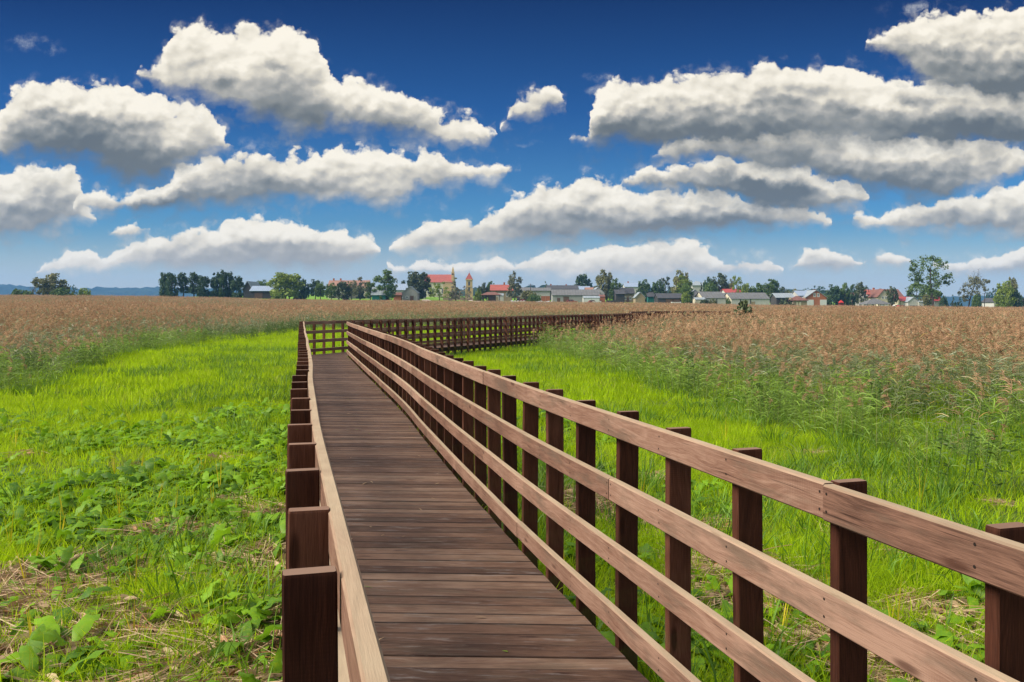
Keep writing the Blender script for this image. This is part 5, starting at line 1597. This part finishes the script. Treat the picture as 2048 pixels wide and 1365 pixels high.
_ZU = np.array([-1.2, -.75, -.602, -.54, -.485, -.426, -.367, -.308, -.249, -.2, -.1, 0, .1, .16, .22, 1.2])
_ZB = np.array([14, 17, 20, 23, 29, 38, 44, 48, 58, 64, 66, 68, 78, 88, 90, 90.])
_NU = np.array([0.0, .02, .06, .13, .20, .28, .36, .456, .6, .9, 1.3])
_NB = np.array([52, 40, 33, 25, 19, 15, 13, 11.4, 8.6, 7.0, 6.5])
def reed_depth(X, Y):
    """metres inside the reed bed, negative in the open meadow"""
    u = X / np.maximum(Y, .5)
    wob = 1.2 * np.sin(X * .7 + 1) * np.cos(Y * .45) + .8 * np.sin(X * 1.9 + Y * .8)
    dA = Y - np.interp(u, _ZU, _ZB) + wob
    xl, xr = walk_side(X, Y)
    right = X > xr + .4
    dB = np.where(right | (Y > 70), Y - np.interp(u, _NU, _NB, left=300) + wob, -99)
    # keep an apron of short grass along the near side of the walkway after its bend
    apron = np.clip((X - xr - 1.2) , -5, 50)
    dB = np.where((Y < 70), np.minimum(dB, apron * 2.2), dB)
    far = np.where(Y > 90, Y - 86, -99)
    return np.maximum(np.maximum(dA, dB), far)

def region(rng, density, y0, y1, umax=.78, cond=None, xpad=2.0):
    """random points of even density per square metre in the fan in front of the camera (a little wider than the view)"""
    area = (y1 ** 2 - y0 ** 2) * umax + 2 * xpad * (y1 - y0)
    n = int(area * density)
    Y = np.sqrt(rng.random(int(n)) * (y1 ** 2 - y0 ** 2) + y0 ** 2)
    X = (rng.random(len(Y)) * 2 - 1) * (umax * Y + xpad)
    k = free(X, Y)
    if cond is not None: k &= cond(X, Y)
    return np.stack([X[k], Y[k]], -1)

def fbm(X, Y, s, seed=0):
    v = 0; a = 1
    for i in range(4):
        v = v + a * np.sin(X * s + 1.7 * np.sin(Y * s * .8 + seed + i) + seed * 3.1 + i * 2) * np.cos(Y * s * 1.1 + 1.3 * np.sin(X * s * .7 + i) + seed * 1.3)
        s *= 2.1; a *= .6
    return v

# patches of dry litter: explicit spots seen in the photograph (x, y, radius)
STRAW = [(-2.95, 4.6, .85), (-2.2, 5.3, .7), (-1.5, 5.0, .5), (-3.3, 5.9, .8), (-1.15, 4.45, .45), (-2.6, 3.9, .6), (-1.9, 6.6, .5), (-1.0, 7.0, .4), (-3.9, 5.0, .8), (-1.6, 4.1, .5), (-2.8, 7.4, .4), (-2.0, 8.2, .4),
         (.95, 8.6, .7), (1.6, 6.2, .6), (2.05, 5.0, .6), (2.6, 5.2, .5), (1.5, 7.4, .4), (2.9, 6.8, .4), (2.3, 4.2, .4), (-3.4, 18.6, .5), (-2.4, 12.0, .4)]
def straw_at(X, Y):
    v = np.zeros_like(X)
    for (x, y, r) in STRAW: v = np.maximum(v, np.exp(-(((X - x) ** 2 + (Y - y) ** 2) / (r * r * .5)) ** 1.5))
    return v * (fbm(X, Y, 2.5, 77) > -.5)
# clumps of broad leaves: (x, y, radius)
LEAFY = [(-3.2, 4.9, .35), (-2.55, 4.55, .4), (-1.75, 5.6, .5), (-1.2, 4.0, .45), (-1.0, 5.2, .35), (-2.9, 6.6, .7), (-3.6, 7.8, .9), (-2.2, 7.2, .6), (-1.6, 8.6, .5), (-3.0, 9.6, .9), (-4.6, 9.2, .9), (-2.1, 10.6, .8), (-4.0, 12.2, 1.0), (-3.0, 13.2, .8), (-5.6, 12.6, 1.0), (-2.6, 16.0, .8), (-4.6, 15.5, .9), (-1.3, 3.4, .5), (-2.0, 3.3, .5),
         (1.35, 4.7, .35), (1.25, 5.7, .4), (1.9, 4.4, .4), (2.4, 4.7, .5), (2.0, 3.6, .5), (1.5, 3.4, .5), (2.9, 4.3, .5), (.9, 6.6, .3), (1.6, 5.4, .35), (2.6, 3.4, .6), (1.1, 4.9, .3), (3.4, 5.2, .5)]
def leafy_at(X, Y):
    v = np.zeros_like(X)
    for (x, y, r) in LEAFY: v = np.maximum(v, np.exp(-(((X - x) ** 2 + (Y - y) ** 2) / (r * r)) ** 1.5))
    return v

R = np.random.default_rng(2024)
G_near = lib('fine_grass', [grass_tuft(s, 26, .10, .17, .008) for s in range(1, 7)] + [grass_tuft(9, 20, .11, .26, .0075, droop=.5)])
G_mid = lib('mid_grass', [grass_tuft(s, 40, .22, .18, .010, droop=.4) for s in range(11, 17)])
G_far = lib('far_grass', [grass_tuft(s, 60, .55, .21, .026, droop=.4, segs=2) for s in range(21, 26)])
G_dark = lib('dark_grass', [grass_tuft(s, 30, .22, .30, .012, mats=('grass_dark',), droop=.5) for s in range(31, 35)])
G_sedge = lib('sedge', [grass_tuft(s, 40, .10, .62, .006, mats=('sedge_blade',), droop=.55, spread=.9, segs=6) for s in range(41, 45)])
B_leaf = lib('broad_leaves', [broad_plant(s, 6 + s % 4, .165 + .03 * (s % 3)) for s in range(51, 58)])
H_herb = lib('nettles', [herb(s, 9, .85, .30) for s in range(61, 65)])
S_straw = lib('dry_straw', [straw_mat_clump(s, 110, .22, .30) for s in range(71, 75)])
Y_lib = lib('yellow_blades', [yellow(s) for s in range(81, 85)])
R_near = lib('reeds_near', [reed(s, 5, .32, 1.36, 0) for s in range(91, 97)])
R_mid = lib('reeds_mid', [reed(s, 10, .75, 1.30, 1) for s in range(101, 106)])
R_far = lib('reeds_far', [reed(s, 22, 1.9, 1.30, 2) for s in range(111, 116)])

op = lambda X, Y: reed_depth(X, Y) < 7.0
thin = lambda X, Y: R.random(len(X)) > np.clip(straw_at(X, Y) * 1.0, 0, .74)
scatter('grass', region(R, 300, .8, 7, cond=lambda X, Y: thin(X, Y) & (R.random(len(X)) > leafy_at(X, Y) * .6) & (R.random(len(X)) < .8 + .45 * fbm(X, Y, 1.6, 61))), G_near, 7, .55, 1.2, 'bright green blades of meadow grass close to the walkway', 'grass', R)
scatter('grass', region(R, 42, 7, 17, cond=lambda X, Y: op(X, Y) & thin(X, Y) & (R.random(len(X)) < .85 + .45 * fbm(X, Y, 1.1, 62))), G_mid, 6, .6, 1.15, 'bright green meadow grass in the middle distance', 'grass', R)
scatter('grass', region(R, 8.5, 17, 46, cond=lambda X, Y: reed_depth(X, Y) < 9), G_far, 5, .6, 1.1, 'vivid green grass on the far side of the meadow', 'grass', R)
scatter('grass', region(R, 4.0, 46, 95, umax=.5, cond=lambda X, Y: (reed_depth(X, Y) < 6)), G_far, 5, .7, 1.15, 'vivid green grass around the far walkway', 'grass', R)
dk = lambda X, Y: (fbm(X, Y, .6, 3) > .30)
scatter('grass', region(R, 14, 3, 40, cond=lambda X, Y: dk(X, Y) | ((reed_depth(X, Y) > -2.0) & (reed_depth(X, Y) < 4) & (fbm(X, Y, .8, 8) > -.1))), G_dark, 4, .6, 1.25, 'darker coarse grass in patches along the reeds', 'grass', R)
scatter('sedge', region(R, .9, 3.0, 26, cond=lambda X, Y: (X > 0) & (fbm(X, Y, .7, 5) > .1) & (reed_depth(X, Y) < 2)), G_sedge, 4, .5, 1.05, 'arching pale sedge among the grass right of the walkway', 'sedge', R)
scatter('sedge', region(R, .35, 3.0, 26, cond=lambda X, Y: (X < 0) & (fbm(X, Y, .7, 6) > .3) & (reed_depth(X, Y) < 2)), G_sedge, 4, .45, .85, 'scattered sedge among the grass left of the walkway', 'sedge', R)
scatter('broadleaf_plants', np.concatenate([region(R, 40, 2.2, 20, cond=lambda X, Y: R.random(len(X)) < leafy_at(X, Y) * 1.4), region(R, 8.0, 1.6, 16, cond=lambda X, Y: (fbm(X, Y, .9, 11) > np.where(X < 0, -.35, .25)) & (reed_depth(X, Y) < -1) & (X < 3.2) & (R.random(len(X)) < np.clip(1.5 - Y / 14, .15, 1)))]), B_leaf, 7, .65, 1.45,
        'broad arching green leaves growing in clumps on the meadow', 'leafy plants', R)
# nettles and rank weeds along the reed edge
scatter('weeds', region(R, 2.6, 9, 75, umax=.72, cond=lambda X, Y: (reed_depth(X, Y) > -1.0) & (reed_depth(X, Y) < 6) & (fbm(X, Y, .35, 21) > (-.25 if False else np.where(X < -3, -.25, .75))) & (Y < 70)), H_herb, 4, .45, 1.05,
        'dark green nettles and weeds along the edge of the reeds', 'weeds', R)
scatter('straw_litter', np.concatenate([region(R, 76, 2.2, 20, cond=lambda X, Y: R.random(len(X)) < straw_at(X, Y)), region(R, 1.0, 2.2, 12, cond=lambda X, Y: (fbm(X, Y, 1.1, 31) > .5))]), S_straw, 4, .6, 1.1,
        'dry tan straw lying flattened in patches between the grass', 'straw', R, tilt=.05, zoff=.03)
ysp = []
for (xp, yp) in [(30, 870), (90, 905), (165, 800), (230, 930), (262, 820), (280, 930), (320, 860), (350, 1000), (425, 990), (440, 960), (66, 1110), (68, 1270), (270, 1160), (268, 1250), (55, 1140), (118, 1060), (20, 1060), (240, 1010), (312, 985), (130, 1010), (405, 930),
                 (1450, 860), (1560, 1230), (1720, 1240), (1780, 1220), (1790, 1260), (1540, 1310), (1330, 1190), (1880, 1040), (1840, 980), (1130, 1120), (1280, 980), (1660, 1150), (1170, 1080)]:
    Yd = 1700 * (EYE - .12) / (yp - 613 + 12); ysp.append(((xp - 1024) / 1700 * Yd, Yd))
scatter('yellow_blades', np.array(ysp), Y_lib, 4, .8, 1.1, 'single bright yellow blades standing up out of the meadow', 'yellow blades', R, tilt=.08)

def rsize(P, base=1.0):
    d = reed_depth(P[:, 0], P[:, 1])
    return base * np.clip(.66 + d * .05, .58, 1.0) * (1 + .10 * fbm(P[:, 0], P[:, 1], .12, 4))
R_green = lib('reeds_green', [reed(s, 6, .30, .92, 0, .06, ('green_reed', 'reed_stem', 'reed_plume')) for s in range(141, 146)])
PG = region(R, 3.2, 8, 46, umax=.74, cond=lambda X, Y: (reed_depth(X, Y) > -1.6) & (reed_depth(X, Y) < 6.5) & (fbm(X, Y, .55, 15) > -.55))
scatter('reed_bed', PG, R_green, 5, .55, 1.15, 'young green reeds without plumes along the front of the bed', 'reeds', R, tilt=.09)
edge_th = lambda X, Y: R.random(len(X)) < np.clip((reed_depth(X, Y) + .8) / 6.5, 0, 1) ** 1.2
P1 = region(R, 3.8, 8, 34, umax=.74, cond=lambda X, Y: edge_th(X, Y) & (R.random(len(X)) < .85 + .3 * fbm(X, Y, .4, 51)))
scatter('reed_bed', P1, R_near, 6, 1, 1, 'nearest brown plumed reeds with grey green leaves', 'reeds', R, size=rsize(P1), hmul=R.uniform(.85, 1.12, len(P1)), tilt=.07)
P2 = region(R, 1.15, 34, 100, umax=.68, cond=lambda X, Y: edge_th(X, Y) & (R.random(len(X)) < .8 + .3 * fbm(X, Y, .16, 52)))
scatter('reed_bed', P2, R_mid, 5, 1, 1, 'reed bed with brown plumes in the middle distance', 'reeds', R, size=rsize(P2), hmul=R.uniform(.85, 1.1, len(P2)), tilt=.05)
P3 = region(R, .145, 100, 306, umax=.66)
scatter('reed_bed', P3, R_far, 5, 1, 1, 'wide brown reed bed stretching to the village', 'reeds', R, size=rsize(P3, 1.0), hmul=R.uniform(.85, 1.1, len(P3)), tilt=.03)

# weeds pushing up along the right edge of the deck, and bits of litter on it
E_lib = lib('edge_grass', [grass_tuft(s, 12, .05, .17, .007, droop=.6, spread=.8) for s in range(121, 125)])
ep = []; ez = []
rr_ = random.Random(5)
for _ in range(150):
    s_ = rr_.uniform(5.0, PR1.len - .3)
    if rr_.random() > .25 + .75 * (math.sin(s_ * 1.3) > -.2) * min(1, s_ / 16): continue
    p, t = PR1.at(s_)
    q = p + Vector((t.y, -t.x, 0)) * rr_.uniform(.0, .05)
    ep.append((q.x, q.y)); ez.append(deck_z(q.x, q.y) - .09)
scatter('edge_weeds', np.array(ep), E_lib, 4, .7, 1.2, 'small green weeds pushing up along the right edge of the deck', 'weeds', R, tilt=.2, zs=ez)
def bit(seed):
    rng = np.random.default_rng(seed); P = Pack()
    P.add(ribbon(rng, (0, 0, .003), (1, 0, .12), rng.uniform(.03, .10), rng.uniform(.004, .02), .10, 3, .05, 1), 0, rng.random())
    return P.obj('bit', ['straw' if seed % 3 else 'broad_leaf'])
L_lib = lib('fallen_bits', [bit(s) for s in range(131, 137)])
lp = []; lz = []
for _ in range(46):
    yy = rr_.uniform(2.8, 16) ** 1.0
    xl_, xr_ = float(np.interp(yy, PL1.y, PL1.x)), float(np.interp(yy, PR1.y, PR1.x))
    xx = rr_.uniform(xl_ + .1, xr_ - .1)
    lp.append((xx, yy)); lz.append(deck_z(xx, yy) + .004)
scatter('fallen_leaves', np.array(lp), L_lib, 6, .6, 1.2, 'bits of straw and fallen leaf lying on the deck boards', 'litter', R, tilt=.03, zs=lz)
# one broad leaf plant leaning onto the deck from the right
bx, by = float(np.interp(4.55, PR1.y, PR1.x)) + .16, 4.55
scatter('broadleaf_plants', np.array([(bx, by), (bx + .12, by - .25), (bx + .05, by + .5)]), B_leaf, 7, .9, 1.1, 'broad leaves reaching over the right edge of the deck', 'leafy plants', R, zs=[.26, .2, .22])

# ================================================================== air
def haze():
    mb = MB(); mb.box(-3600, 3600, -70, 3500, -12, 125)
    m, g, o = new_mat('haze_air')
    v = g.n('ShaderNodeVolumePrincipled')
    v.inputs['Color'].default_value = (.20, .50, 1.0, 1)
    v.inputs['Density'].default_value = 0.00014
    v.inputs['Anisotropy'].default_value = 0.0
    g.t.links.new(v.outputs[0], o.inputs['Volume'])
    ob = mb.build('haze', m)
    tag(ob, kind='stuff', label='thin bluish air over the meadow and the far hills', cat='haze')
haze()
